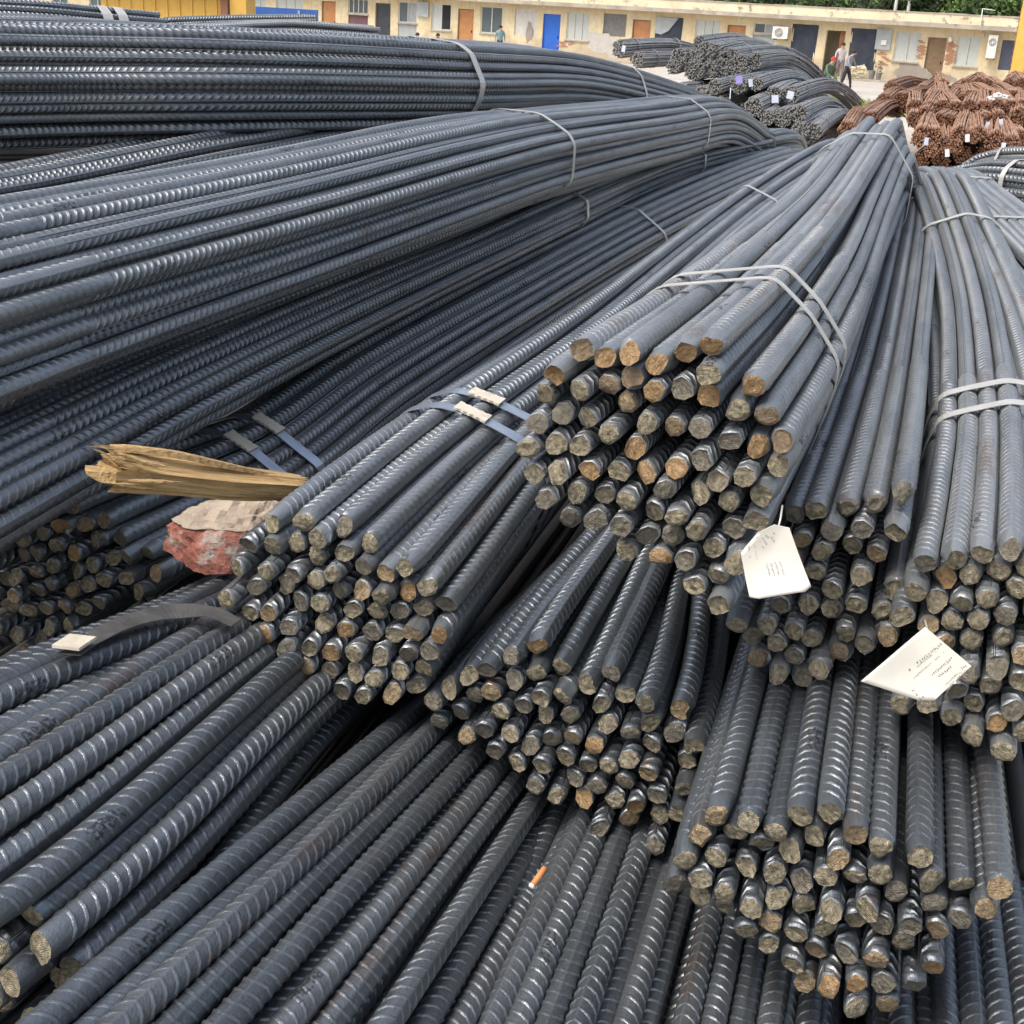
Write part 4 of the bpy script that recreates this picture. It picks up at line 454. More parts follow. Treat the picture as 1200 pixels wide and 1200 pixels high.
# ------------------------------------------------------------------ things lying on the near bundles
WOOD = plain('weathered_wood', (.30, .175, .065), (.66, .46, .21), 9, .8, 0, .004, (1, 16, 16), spots=((.13, .08, .04), 22, .60))
def splinter(P, wid, thk, seed, name, parent, tip=(.3, .15)):
    """long irregular stick: P is its axis, wid and thk the half sizes; ends broken to uneven points"""
    g = np.random.default_rng(seed); P = catmull(P, 10); m = len(P); n = 10; V = []; T = np.gradient(P, axis=0); T /= np.linalg.norm(T, axis=1)[:, None]
    ph = np.linspace(0, 2*math.pi, n, endpoint=False); base = 1+g.normal(0, .13, n); jag = g.uniform(0, 1, n)
    for k in range(m):
        t = k/(m-1); a = np.cross(T[k], [0, 0, 1]); a /= np.linalg.norm(a); b = np.cross(a, T[k])
        f = min(1, .35+t/tip[0] if tip[0] else 1)*min(1, .3+(1-t)/tip[1] if tip[1] else 1)
        sx = np.sign(np.cos(ph))*np.abs(np.cos(ph))**.5; sy = np.sign(np.sin(ph))*np.abs(np.sin(ph))**.6; e = base*(1+g.normal(0, .035, n))
        sh = (jag-.5)*(.05 if k in (0, m-1) else 0)
        for i in range(n): V.append(P[k]+a*sx[i]*wid*f*e[i]+b*sy[i]*thk*f*e[i]+T[k]*sh[i])
    Fc = [(k*n+i, k*n+(i+1) % n, (k+1)*n+(i+1) % n, (k+1)*n+i) for k in range(m-1) for i in range(n)]+[tuple(range(n))[::-1], tuple((m-1)*n+i for i in range(n))]
    return mesh(name, V, Fc, WOOD, parent, smooth=False)
wz = np.array([-.43, 1.68, 1.805]); wo = empty('broken_plank', wz); tag(wo, 'splintered tan piece of wood leaning on the bars behind the mortar covered brick', 'wood')
X = lambda *p: np.array(p)-wz
def board(a, b, wd, th, seed, parent):
    """split board: rectangular section with lengthwise grooves, its near end torn into uneven fibres"""
    g = np.random.default_rng(seed); a, b = np.array(a), np.array(b); L = np.linalg.norm(b-a); pr = []
    for e, (x0, y0, x1, y1) in enumerate(((-1, -1, 1, -1), (1, -1, 1, 1), (1, 1, -1, 1), (-1, 1, -1, -1))):
        k = 12 if e % 2 == 0 else 7
        pr += [(x0+(x1-x0)*t/k, y0+(y1-y0)*t/k) for t in range(k)]
    pr = np.array(pr); n = len(pr); gr = g.normal(0, .05, n); gr = np.where(g.random(n) < .2, gr-.12, gr); tear = g.uniform(0, 1, n)**2*.030; tear2 = g.uniform(0, 1, n)*.02; m = 26; V = []
    for k in range(m):
        t = k/(m-1); x = np.full(n, t*L)
        if k < 5: x = tear*(1-k/5)+t*L
        if k > m-4: x = t*L-tear2*(k-m+4)/3
        f = 1+gr+.05*np.sin(t*9+pr[:, 0]*2+seed)+g.normal(0, .012, n); tp = 1-.45*max(0, t-.55)/.45-.10*max(0, .25-t)/.25
        V += [(x[i], pr[i, 0]*wd*f[i]*tp, pr[i, 1]*th*f[i]*(1-.25*t)) for i in range(n)]
    V += [(.03, 0, 0), (L-.01, 0, 0)]
    Fc = [(k*n+i, k*n+(i+1) % n, (k+1)*n+(i+1) % n, (k+1)*n+i) for k in range(m-1) for i in range(n)]+[(m*n, (i+1) % n, i) for i in range(n)]+[(m*n+1, (m-1)*n+i, (m-1)*n+(i+1) % n) for i in range(n)]
    o = mesh('board', V, Fc, WOOD, parent, smooth=False); o.location = a
    o.rotation_mode = 'QUATERNION'; o.rotation_quaternion = Vector(b-a).to_track_quat('X', 'Z') @ Matrix.Rotation(.35, 3, 'X').to_quaternion()
    return o
board(X(-.545, 1.598, 1.848), X(-.318, 1.848, 1.742), .026, .019, 4, wo)
splinter([X(-.556, 1.625, 1.872), X(-.476, 1.672, 1.850), X(-.41, 1.742, 1.810), X(-.347, 1.835, 1.764)], .006, .0045, 5, 'splinter', wo, (.15, .5))
splinter([X(-.553, 1.588, 1.846), X(-.529, 1.597, 1.842), X(-.486, 1.622, 1.828)], .011, .009, 8, 'splinter', wo, (0, .5))
for i, (a, b) in enumerate((((-.535, 1.588, 1.872), (-.50, 1.603, 1.848)), ((-.526, 1.589, 1.876), (-.49, 1.614, 1.852)), ((-.522, 1.574, 1.838), (-.487, 1.600, 1.825)), ((-.530, 1.60, 1.866), (-.47, 1.63, 1.846)), ((-.512, 1.578, 1.842), (-.46, 1.62, 1.828)))):
    splinter([X(*a), (X(*a)+X(*b))/2, X(*b)], .0038, .0026, 20+i, 'splinter', wo, (.3, .3))
# chunk of brickwork: red brick core with a crust of mortar over it
BRICK = plain('broken_brick', (.27, .085, .058), (.46, .20, .145), 18, .9, 0, .008, spots=((.46, .40, .34), 22, .52))
MORTAR = plain('mortar_crust', (.36, .29, .22), (.54, .45, .36), 22, .95, 0, .006, spots=((.30, .24, .18), 26, .64))
def rock(pts, seed, name, mat, parent, sub=3, amp=.006):
    bm = bmesh.new()
    for p in pts: bm.verts.new(p)
    bmesh.ops.convex_hull(bm, input=bm.verts[:]); bm.verts.ensure_lookup_table()
    bmesh.ops.triangulate(bm, faces=bm.faces[:])
    for _ in range(sub): bmesh.ops.subdivide_edges(bm, edges=bm.edges[:], cuts=1, use_grid_fill=True)
    from mathutils import noise
    bm.normal_update()
    for v in bm.verts: v.co += v.normal*(noise.noise(v.co*38+Vector((seed, 0, 0)))*amp+noise.noise(v.co*110+Vector((0, seed, 0)))*amp*.7+noise.noise(v.co*260+Vector((0, 0, seed)))*amp*.3)
    me = bpy.data.meshes.new(name); bm.to_mesh(me); bm.free(); me.materials.append(mat); o = bpy.data.objects.new(name, me); COL.objects.link(o); o.parent = parent; return o
bz = np.array([-.468, 1.83, 1.638]); bo = empty('brick_chunk', bz); tag(bo, 'broken red brick caked with pale mortar, wedged beside the cut bar ends', 'brick')
Y = lambda *p: tuple(np.array(p)-bz)
rock([Y(-.528, 1.80, 1.688), Y(-.525, 1.785, 1.655), Y(-.475, 1.755, 1.632), Y(-.425, 1.755, 1.628), Y(-.38, 1.80, 1.64), Y(-.375, 1.86, 1.66), Y(-.44, 1.90, 1.65), Y(-.51, 1.85, 1.65), Y(-.49, 1.775, 1.690), Y(-.40, 1.785, 1.692), Y(-.43, 1.88, 1.70)], 1.3, 'brick_core', BRICK, bo)
rock([Y(-.522, 1.81, 1.694), Y(-.488, 1.775, 1.694), Y(-.40, 1.785, 1.692), Y(-.355, 1.835, 1.690), Y(-.35, 1.89, 1.694), Y(-.41, 1.92, 1.70), Y(-.48, 1.88, 1.70), Y(-.47, 1.82, 1.718), Y(-.39, 1.86, 1.722)], 4.1, 'mortar', MORTAR, bo, amp=.007)
# cigarette butt between two bars
ca, cb_ = np.array([.050, 1.308, 1.437]), np.array([.067, 1.333, 1.449])
co_ = empty('cigarette_butt', ca); tag(co_, 'orange cigarette butt dropped in the gap between coarse bars at the bottom', 'cigarette')
d_ = cb_-ca; MB().tube([d_*.12, d_*.6, d_], .0038, 12).build('filter', plain('filter_paper', (.46, .18, .05), (.58, .25, .09), 60, .8), co_, True)
MB().tube([d_*0, d_*.05, d_*.118], [.0030, .0040, .0041], 12).build('paper', plain('cigarette_paper', (.60, .57, .50), (.75, .72, .66), 90, .8), co_, True)

# paper tags wired to the bar ends; the small machine code on them is left out
def paper_tag(outline, rows, label, curl, hole, wire):
    """outline: corners as 3-D points around the sheet; rows: printed lines as (a, b) in sheet coordinates"""
    P = np.array(outline); c = P.mean(0); u = P[rows['ax'][1]]-P[rows['ax'][0]]; u /= np.linalg.norm(u)
    nn = np.array([0, 0, 0.])
    for i in range(len(P)): nn += np.cross(P[i]-c, P[(i+1) % len(P)]-c)
    nn /= np.linalg.norm(nn)
    if nn@(CAM-c) < 0: nn = -nn
    u = u-nn*(u@nn); u /= np.linalg.norm(u); v = np.cross(nn, u)
    q = np.stack([(P-c)@u, (P-c)@v], -1); R_ = np.abs(q).max()
    def z(a, b): return .0035*abs(a/R_*.8-b/R_*.5+.12)+.002*abs(a/R_*.3+b/R_-.2)+ curl*((a/R_)**2*.7+(b/R_)**2)+.0015*math.sin(a*60)*math.cos(b*45)
    bm = bmesh.new(); vs = [bm.verts.new((a, b, 0)) for a, b in q]; bm.faces.new(vs); bmesh.ops.triangulate(bm, faces=bm.faces[:])
    bmesh.ops.subdivide_edges(bm, edges=bm.edges[:], cuts=15, use_grid_fill=True)
    V = []; idx = {}
    for k, w_ in enumerate(bm.verts): idx[w_] = k; V.append((w_.co.x, w_.co.y))
    F1 = [tuple(idx[x] for x in f.verts) for f in bm.faces]; bd = [(idx[l.vert], idx[l.link_loop_next.vert]) for f in bm.faces for l in f.loops if l.edge.is_boundary]; bm.free()
    th = .0005; m = len(V); W = [(a*u+b*v+nn*(z(a, b)+h)) for h in (0, th) for a, b in V]
    Fc = [tuple(i+m for i in f) for f in F1]+[f[::-1] for f in F1]+[(a, b, b+m, a+m) for a, b in bd]
    root = empty('paper_tag', c); tag(root, label, 'paper tag', 'white paper tags on the bar ends')
    mesh('sheet', W, Fc, PAPER, root, smooth=[True]*(2*len(F1))+[False]*len(bd))
    g = np.random.default_rng(rows['seed']); mb = MB()
    for (a0, b0, a1, b1, hgt, gap) in rows['lines']:
        a0, b0, a1, b1 = [x*R_ for x in (a0, b0, a1, b1)]; L = math.hypot(a1-a0, b1-b0); tx, ty = (a1-a0)/L, (b1-b0)/L; h = hgt*R_; s = 0
        while s < L:
            wd = h*g.uniform(.45, .8)
            for k in range(3):      # each printed character is two or three strokes
                o = (g.uniform(0, .7)*wd, g.uniform(-.5, .3)*h); sz = (wd*g.uniform(.15, .3), h*g.uniform(.4, .7)) if k < 2 else (wd*.8, h*.16)
                pts = [(s+o[0]*(k < 2)+x*sz[0], o[1]+y*sz[1]) for x, y in ((0, 0), (1, 0), (1, 1), (0, 1))]
                mb.add([((a0+tx*x-ty*y)*u+(b0+ty*x+tx*y)*v+nn*(z(a0+tx*x-ty*y, b0+ty*x+tx*y)+th+.0003)) for x, y in pts], [(0, 1, 2, 3)])
            s += wd+h*g.uniform(.12, .3)+(gap*h if g.random() < .12 else 0)
    if mb.V: mb.build('printed_lines', INK, root)
    if hole is not None:
        a, b = [x*R_ for x in hole]; p = a*u+b*v+nn*(z(a, b)+th+.0004); t = np.linspace(0, 6.28, 14, endpoint=False)
        mesh('eyelet', [p+.0032*(math.cos(x)*u+math.sin(x)*v)*(1+.15*math.sin(3*x)) for x in t]+[p+nn*.001], [(i, (i+1) % 14, 14) for i in range(14)], STRAP_DARK, root)
    if wire is not None:
        w0, w1 = [np.array(x)-c for x in wire]; MB().tube([w0, (w0+w1)/2+np.array([0, -.004, .002]), w1], .0012, 6).build('wire', STRAP_GREY, root, True)
    return root
LINES_A = [(-.139, -.078, -.097, -.408, .056, 2.5), (-.028, -.081, .028, -.422, .056, 2.5), (.087, -.056, .143, -.388, .056, 2.5), (.21, -.033, .303, -.545, .048, 2.5), (-.312, .798, -.23, .696, .056, 2.5), (-.369, .702, -.169, .326, .044, 2.5), (-.198, .646, -.098, .43, .052, 2.5), (-.107, .71, -.043, .619, .048, 2.5), (.092, .744, .191, .547, .07, 2.5), (.036, .657, .118, .48, .048, 2.5), (-.59, .475, -.579, .12, .048, 2.5), (-.429, .494, -.393, .062, .022, 2.5)]
LINES_B = [(-.241, .227, .461, .242, .054, 2.5), (-.26, .079, .409, .111, .029, 2.5), (-.093, .195, .357, .202, .025, 2.5), (.012, -.069, .468, -.055, .043, 2.5), (.084, -.164, .482, -.149, .046, 2.5), (.074, -.342, .318, -.315, .032, 2.5), (.123, -.408, .464, -.392, .057, 2.5), (.299, -.311, .585, -.388, .025, 2.5), (.456, -.291, .57, -.294, .046, 2.5), (-.426, -.062, -.362, -.069, .046, 2.5), (-.417, -.162, -.348, -.163, .054, 2.5), (-.409, -.263, -.333, -.257, .054, 2.5), (-.62, -.085, -.57, -.08, .039, 2.5), (-.613, -.173, -.536, -.179, .046, 2.5), (-.575, -.252, -.53, -.254, .043, 2.5), (-.42, -.359, -.369, -.355, .032, 2.5)]

T1_ = [(.269, 1.380, 1.873), (.282, 1.366, 1.824), (.293, 1.365, 1.823), (.345, 1.369, 1.834), (.352, 1.372, 1.840), (.323, 1.390, 1.904), (.305, 1.393, 1.906), (.296, 1.388, 1.894), (.287, 1.388, 1.897)]
T1_ = [tuple(CAM+(np.array(p)-CAM)*.965) for p in T1_]
paper_tag(T1_, dict(ax=(1, 3), seed=3, lines=LINES_A), 'torn white paper tag hanging upright below the topmost bundle', .004, None, ((.300, 1.343, 1.915), (.308, 1.37, 1.938)))
T2_ = [(.426, 1.359, 1.725), (.500, 1.384, 1.789), (.550, 1.370, 1.754), (.557, 1.368, 1.749), (.516, 1.352, 1.708), (.498, 1.352, 1.707)]
T2_ = [tuple(CAM+(np.array(p)-CAM)*.975) for p in T2_]
paper_tag(T2_, dict(ax=(0, 1), seed=9, lines=LINES_B), 'slanted white diamond shaped paper tag lying against the right bundle ends', .003, None, ((.502, 1.352, 1.772), (.505, 1.40, 1.79)))

# ------------------------------------------------------------------ the distant piles
DARKB = plain('far_dark_steel', (.22, .222, .222), (.40, .40, .395), 9, .55, .3, 0, (1, 1, 1))
DARKE = plain('far_dark_ends', (.12, .117, .11), (.30, .288, .265), 40, .6)
RUSTB = plain('far_rusty_steel', (.20, .098, .055), (.36, .21, .13), 5, .85, 0, 0, spots=((.30, .24, .20), 3, .55))
RUSTE = plain('far_rusty_ends', (.15, .070, .043), (.36, .195, .12), 30, .9)
FAR=[
 ('dark', [2.38, 20.29, 2.12], 0.095, 22, 5.5, 0.5),
 ('dark', [2.08, 20.2, 1.9], 0.127, 22, 5.5, 0.5),
 ('dark', [2.31, 20.2, 1.9], 0.127, 22, 5.5, 0.5),
 ('dark', [2.47, 20.24, 2.0], 0.137, 22, 5.5, 0.5),
 ('dark', [2.64, 20.24, 1.99], 0.116, 22, 5.5, 0.5),
 ('dark', [2.88, 20.23, 1.97], 0.106, 22, 5.5, 0.5),
 ('dark', [2.0, 20.15, 1.76], 0.106, 22, 5.5, 0.5),
 ('dark', [2.32, 20.14, 1.74], 0.148, 22, 5.5, 0.5),
 ('dark', [2.55, 20.14, 1.75], 0.127, 22, 5.5, 0.5),
 ('dark', [2.74, 20.17, 1.82], 0.106, 22, 5.5, 0.5),
 ('dark', [2.97, 20.19, 1.87], 0.127, 22, 5.5, 0.5),
 ('dark', [2.81, 20.11, 1.67], 0.137, 22, 5.5, 0.35),
 ('dark', [3.2, 20.2, 1.91], 0.116, 19, 5.5, 0.5),
 ('dark', [2.48, 18.79, 1.58], 0.099, 22, 5.5, 0.35),
 ('dark', [3.04, 20.15, 1.76], 0.106, 22, 5.5, 0.5),
 ('dark', [2.8, 18.8, 1.62], 0.109, 22, 5.5, 0.35),
 ('dark', [3.05, 18.81, 1.65], 0.099, 19, 5.5, 0.35),
 ('dark', [3.3, 18.76, 1.51], 0.119, 19, 5.5, 0.35),
 ('dark', [3.54, 18.76, 1.53], 0.119, 19, 5.5, 0.35),
 ('dark', [2.93, 18.07, 1.39], 0.115, 19, 5.5, 0.35),
 ('dark', [3.11, 18.01, 1.26], 0.105, 19, 5.5, 0.35),
 ('dark', [3.32, 18.02, 1.27], 0.115, 19, 5.5, 0.35),
 ('dark', [3.53, 18.04, 1.33], 0.115, 19, 5.5, 0.35),
 ('dark', [3.56, 17.96, 1.12], 0.124, 19, 5.5, 0.35),
 ('dark', [3.77, 17.96, 1.13], 0.105, 19, 5.5, 0.35),
 ('dark', [3.57, 17.9, 0.98], 0.086, 19, 5.5, 0.35),
 ('dark', [1.32, 22.36, 1.92], 0.13, 38, 3.2, 0.25),
 ('dark', [1.56, 21.24, 1.8], 0.12, 38, 3.2, 0.25),
 ('rust', [5.46, 18.28, 1.12], 0.121, 17, 5.5, 0.12),
 ('rust', [5.81, 18.3, 1.16], 0.112, 17, 5.5, 0.12),
 ('rust', [5.77, 18.24, 1.01], 0.103, 17, 5.5, 0.12),
 ('rust', [6.06, 18.31, 1.19], 0.107, 17, 5.5, 0.12),
 ('rust', [6.3, 18.28, 1.11], 0.135, 17, 5.5, 0.12),
 ('rust', [7.4, 20.61, 1.31], 0.131, 17, 5.5, 0.12),
 ('rust', [7.08, 20.59, 1.26], 0.115, 17, 5.5, 0.12),
 ('rust', [5.43, 18.21, 0.94], 0.103, 17, 5.5, 0.12),
 ('rust', [5.61, 18.25, 1.04], 0.107, 17, 5.5, 0.12),
 ('rust', [5.99, 18.29, 1.15], 0.093, 17, 5.5, 0.12),
 ('rust', [6.53, 18.27, 1.09], 0.112, 17, 5.5, 0.12),
 ('rust', [6.41, 23.71, 1.26], 0.174, 17, 5.5, 0.12),
 ('rust', [4.27, 18.29, 1.13], 0.121, 17, 5.5, 0.12),
 ('rust', [5.13, 20.55, 1.15], 0.125, 17, 5.5, 0.12),
 ('rust', [7.13, 23.75, 1.36], 0.15, 17, 5.5, 0.12),
 ('rust', [8.54, 23.76, 1.38], 0.138, 17, 5.5, 0.12),
 ('rust', [7.61, 23.77, 1.42], 0.12, 17, 5.5, 0.12),
 ('rust', [7.97, 23.78, 1.44], 0.12, 17, 5.5, 0.12),
 ('rust', [4.95, 20.55, 1.14], 0.12, 17, 5.5, 0.12),
 ('rust', [8.7, 27.57, 1.51], 0.104, 17, 5.5, 0.12),
 ('rust', [8.95, 27.58, 1.54], 0.111, 17, 5.5, 0.12),
 ('rust', [9.81, 27.59, 1.55], 0.132, 17, 5.5, 0.12),
 ('rust', [7.82, 27.47, 1.27], 0.166, 17, 5.5, 0.12),
 ('rust', [9.4, 27.53, 1.42], 0.146, 17, 5.5, 0.12),
 ('rust', [8.51, 27.51, 1.37], 0.139, 17, 5.5, 0.12),
 ('rust', [8.22, 27.54, 1.44], 0.132, 17, 5.5, 0.12),
 ('rust', [9.57, 27.58, 1.53], 0.132, 17, 5.5, 0.12),
 ('rust', [9.72, 27.51, 1.37], 0.146, 17, 5.5, 0.12),
 ('rust', [9.12, 27.57, 1.52], 0.118, 17, 5.5, 0.12),
 ('rust', [6.01, 21.37, 1.32], 0.125, 17, 5.5, 0.12),
 ('rust', [6.23, 21.36, 1.31], 0.119, 17, 5.5, 0.12),
 ('rust', [6.44, 21.38, 1.34], 0.125, 17, 5.5, 0.12),
 ('rust', [6.66, 21.37, 1.33], 0.125, 17, 5.5, 0.12),
 ('rust', [6.87, 21.39, 1.37], 0.119, 17, 5.5, 0.12),
 ('rust', [7.09, 21.38, 1.36], 0.125, 17, 5.5, 0.12),
 ('rust', [7.3, 21.4, 1.4], 0.125, 17, 5.5, 0.12),
 ('rust', [7.52, 21.4, 1.39], 0.125, 17, 5.5, 0.12),
 ('rust', [7.72, 21.41, 1.41], 0.125, 17, 5.5, 0.12),
 ('rust', [6.92, 23.74, 1.33], 0.126, 17, 5.5, 0.12),
 ('rust', [7.25, 23.74, 1.33], 0.126, 17, 5.5, 0.12),
 ('rust', [7.49, 23.75, 1.36], 0.126, 17, 5.5, 0.12),
 ('rust', [7.79, 23.75, 1.37], 0.126, 17, 5.5, 0.12),
 ('rust', [8.18, 23.76, 1.39], 0.126, 17, 5.5, 0.12),
 ('rust', [8.36, 23.79, 1.46], 0.126, 17, 5.5, 0.12),
 ('rust', [5.81, 20.57, 1.19], 0.12, 17, 5.5, 0.12),
 ('rust', [5.29, 18.3, 1.16], 0.103, 17, 5.5, 0.12),
 ('rust', [6.18, 20.56, 1.19], 0.115, 17, 5.5, 0.12),
 ('rust', [6.36, 20.56, 1.18], 0.11, 17, 5.5, 0.12),
 ('rust', [6.57, 20.57, 1.2], 0.11, 17, 5.5, 0.12),
 ('rust', [6.78, 20.57, 1.21], 0.11, 17, 5.5, 0.12),
 ('rust', [6.93, 20.58, 1.23], 0.11, 17, 5.5, 0.12),
 ('rust', [5.92, 20.54, 1.12], 0.12, 17, 5.5, 0.12),
 ('rust', [5.26, 18.26, 1.07], 0.107, 17, 5.5, 0.12),
 ('rust', [5.96, 20.6, 1.27], 0.115, 17, 5.5, 0.12),
 ('rust', [7.19, 27.5, 1.33], 0.153, 17, 5.5, 0.12),
 ('rust', [6.11, 23.71, 1.25], 0.144, 17, 5.5, 0.12),
]
TAGS=[
 ('dark', [2.76, 18.51, 1.7], 'purple'),
 ('dark', [2.92, 18.5, 1.67], 'white'),
 ('dark', [3.21, 18.11, 1.5], 'p'),
 ('dark', [3.41, 18.13, 1.56], 'p'),
 ('dark', [2.65, 18.44, 1.52], 'strip'),
 ('rust', [5.27, 17.94, 1.08], ''),
 ('rust', [5.56, 17.89, 0.95], ''),
 ('rust', [5.82, 17.97, 1.15], ''),
 ('rust', [6.57, 19.51, 1.23], ''),
 ('rust', [6.77, 19.53, 1.28], ''),
 ('rust', [6.31, 17.94, 1.07], ''),
 ('dark', [1.37, 22.04, 1.93], ''),
]

def far_bundle(kind, p, rad, azd, L, droop, seed, label, d=None):
    g = np.random.default_rng(seed); d = d or (.025 if kind == 'dark' else .030); rad *= 1.12; a = math.radians(azd+g.normal(0, 2 if kind == 'dark' else 3)); t = np.array([math.sin(a), math.cos(a), 0]); r = np.array([math.cos(a), -math.sin(a), 0])
    mb = MB(); nm = int(rad/d)+2; n = 5; hump = g.uniform(.02, .10)
    for j in range(-nm, nm+1):
        for i in range(-nm, nm+1):
            u, v = (i+.5*(j % 2))*d*1.03, j*d*.9
            if u*u+v*v > (rad-d*.3)**2: continue
            inner = u*u+v*v < (rad-d*1.5)**2
            u += g.normal(0, .004); v += g.normal(0, .004); s0 = g.uniform(-.035, .035); twist = g.normal(0, .03 if kind == 'dark' else .035)
            P = []
            for q in (np.linspace(0, .12, 2) if inner else np.linspace(0, 1, 8)):
                z = hump*math.sin(q*3.14)-droop*max(0, q-.35)**2*2.6; sq = 1-.12*math.sin(q*3.14)
                P.append(t*(s0+q*L)+r*(u*sq+twist*q+droop*.5*q*q)+np.array([0, 0, v*sq+z]))
            k0 = len(mb.F); mb.tube(P, d/2, n, 0); mb.M[-2] = 1; mb.M[-1] = 1
    for q in (.12, .5, .85):
        z = hump*math.sin(q*3.14)-droop*max(0, q-.35)**2*2.6; c = t*(q*L)+r*(droop*.5*q*q)+np.array([0, 0, z]); m = 16; V = []
        for w_ in (-.02, .02):
            for x in np.linspace(0, 6.283, m, endpoint=False): V.append(c+t*w_+(rad+.004)*(math.cos(x)*r+math.sin(x)*np.array([0, 0, 1])))
        mb.add(V, [(i, (i+1) % m, m+(i+1) % m, m+i) for i in range(m)], 0)
    o = mb.build('rebar_bundle' if kind == 'dark' else 'rusty_rebar_bundle', [DARKB, DARKE] if kind == 'dark' else [RUSTB, RUSTE]); o.location = p
    tag(o, label, 'rebar bundle', 'grey bundles in the distant pile' if kind == 'dark' else 'rusty bundles in the distant pile')
ORD = ['first', 'second', 'third', 'fourth', 'fifth', 'sixth', 'seventh', 'eighth', 'ninth', 'tenth', 'eleventh', 'twelfth', 'thirteenth', 'fourteenth', 'fifteenth', 'sixteenth', 'seventeenth', 'eighteenth', 'nineteenth', 'twentieth', 'twenty first', 'twenty second', 'twenty third', 'twenty fourth', 'twenty fifth', 'twenty sixth', 'twenty seventh', 'twenty eighth', 'twenty ninth', 'thirtieth', 'thirty first', 'thirty second']
def rows(items):        # every bundle end of a pile named by its row from the top and its place from the left
    items = sorted(items, key=lambda e: (2.45-e[1][2])/e[1][1]); out = {}; row = []; rws = []
    for e in items:
        if row and (2.45-e[1][2])/e[1][1]-(2.45-row[0][1][2])/row[0][1][1] > .007: rws.append(row); row = []
        row.append(e)
    rws.append(row)
    for r_, row in enumerate(rws):
        for k, e in enumerate(sorted(row, key=lambda e: e[1][0]/e[1][1])): out[tuple(e[1])] = (ORD[r_], ORD[k], len(row))
    return out
APART = [e for e in FAR if e[0] == 'dark' and e[5] == .25]
for kind in ('dark', 'rust'):
    its = [e for e in FAR if e[0] == kind and e not in APART]; nm = rows(its)
    for q_, e in enumerate(its):
        r_, k, c = nm[tuple(e[1])]
        lab = ('grey bundle end, %s from left in the %s row of the distant grey pile' if kind == 'dark' else 'rusty bundle end, %s from left in the %s row of the distant rusty pile') % (k, r_)
        far_bundle(*e, 100+q_*(3 if kind == 'dark' else 7), lab)
for q_, e in enumerate(APART): far_bundle(*e, 300+q_, ['grey bundle with pale tag, lying apart on the left of the distant grey pile', 'lower grey bundle without tag, lying apart left of the distant grey pile'][q_])
for x, y, z in ((2.1, 19.6, 1.45), (2.4, 19.6, 1.42), (2.7, 19.4, 1.30), (3.0, 19.2, 1.22), (2.2, 19.7, 1.15), (2.5, 19.6, 1.12), (2.8, 19.4, 1.0), (3.1, 19.0, .95), (3.35, 18.6, .95), (3.3, 18.5, .70), (3.55, 18.4, .72), (3.8, 18.4, .85), (2.4, 19.8, .85), (2.7, 19.6, .72), (3.0, 19.3, .68), (3.1, 19.2, .40), (3.4, 18.9, .42), (3.7, 18.7, .42), (2.7, 19.7, .42), (3.0, 19.3, .14), (3.3, 19.1, .14), (3.6, 18.8, .14), (2.6, 19.8, .14), (3.9, 18.6, .14), (2.3, 19.9, .55), (2.2, 20., .25)):
    far_bundle('dark', (x, y, z), .135, 21, 5.3, .35, int(x*977+z*131), 'grey bundle hidden in the lower half of the distant grey pile', .04)
for x, y, z in ((5.5, 18.9, .72), (5.8, 18.9, .75), (6.1, 18.9, .85), (6.4, 18.9, .85), (6.7, 19.2, .95), (5.4, 19.1, .42), (5.7, 19.1, .45), (6.0, 19.1, .55), (6.3, 19.1, .55), (6.6, 19.3, .62), (6.9, 19.6, .9), (7.2, 19.9, 1.05), (5.5, 19.2, .14), (5.9, 19.2, .14), (6.3, 19.3, .2), (6.7, 19.5, .3), (7.0, 19.8, .6), (7.4, 20.1, .8), (7.2, 20.0, .3), (4.9, 19.2, .9), (4.7, 19.4, .6), (5.0, 19.4, .3), (7.6, 21.5, 1.1), (8.2, 22.5, 1.1), (6.7, 22.6, .9), (7.1, 23., .6), (4.4, 20.5, .75), (4.1, 21, .5), (8.6, 24, .9), (9.1, 26.5, .9)):
    far_bundle('rust', (x, y, z), .135, 17, 4.2, .25, int(x*877+z*171), 'rust brown bundle deep in the lower half of the distant rusty pile', .04)
TAGW = plain('far_tag_white', (.46, .52, .64), (.58, .62, .70), 30, .6); TAGP = plain('far_tag_violet', (.24, .21, .52), (.32, .29, .60), 30, .6)
TL = ['violet tag, uppermost on the ends of the distant grey pile', 'white tag just right of the violet one on the distant grey pile', 'pale violet tag on the left of two front bundles of the distant grey pile', 'pale violet tag on the right of two front bundles of the distant grey pile', 'thin white strip standing upright below the violet tag',
      'bluish white tag farthest left on the rusty pile', 'bluish white tag lowest on the rusty pile', 'bluish white tag on the rusty pile above and right of the lowest one', 'bluish white tag left of the topmost pair on the rusty pile', 'bluish white tag right of the topmost pair on the rusty pile', 'bluish white tag lowest at the right side of the rusty pile', 'small pale tag on the grey bundle lying apart at left']
for i, (kind, p, c) in enumerate(TAGS):
    h, w_ = (.075, .006) if c == 'strip' else ((.05, .045) if c in ('purple', 'p') else (.050, .028))
    mb = MB(); mb.box(-w_, w_, -.002, .002, -h, h); o = mb.build('bundle_tag', TAGP if c == 'purple' else TAGW); o.location = p; o.rotation_euler = (rng.uniform(-.3, .1), rng.uniform(-.25, .25), -.3)
    tag(o, TL[i], 'tag', 'small tags on the distant piles')
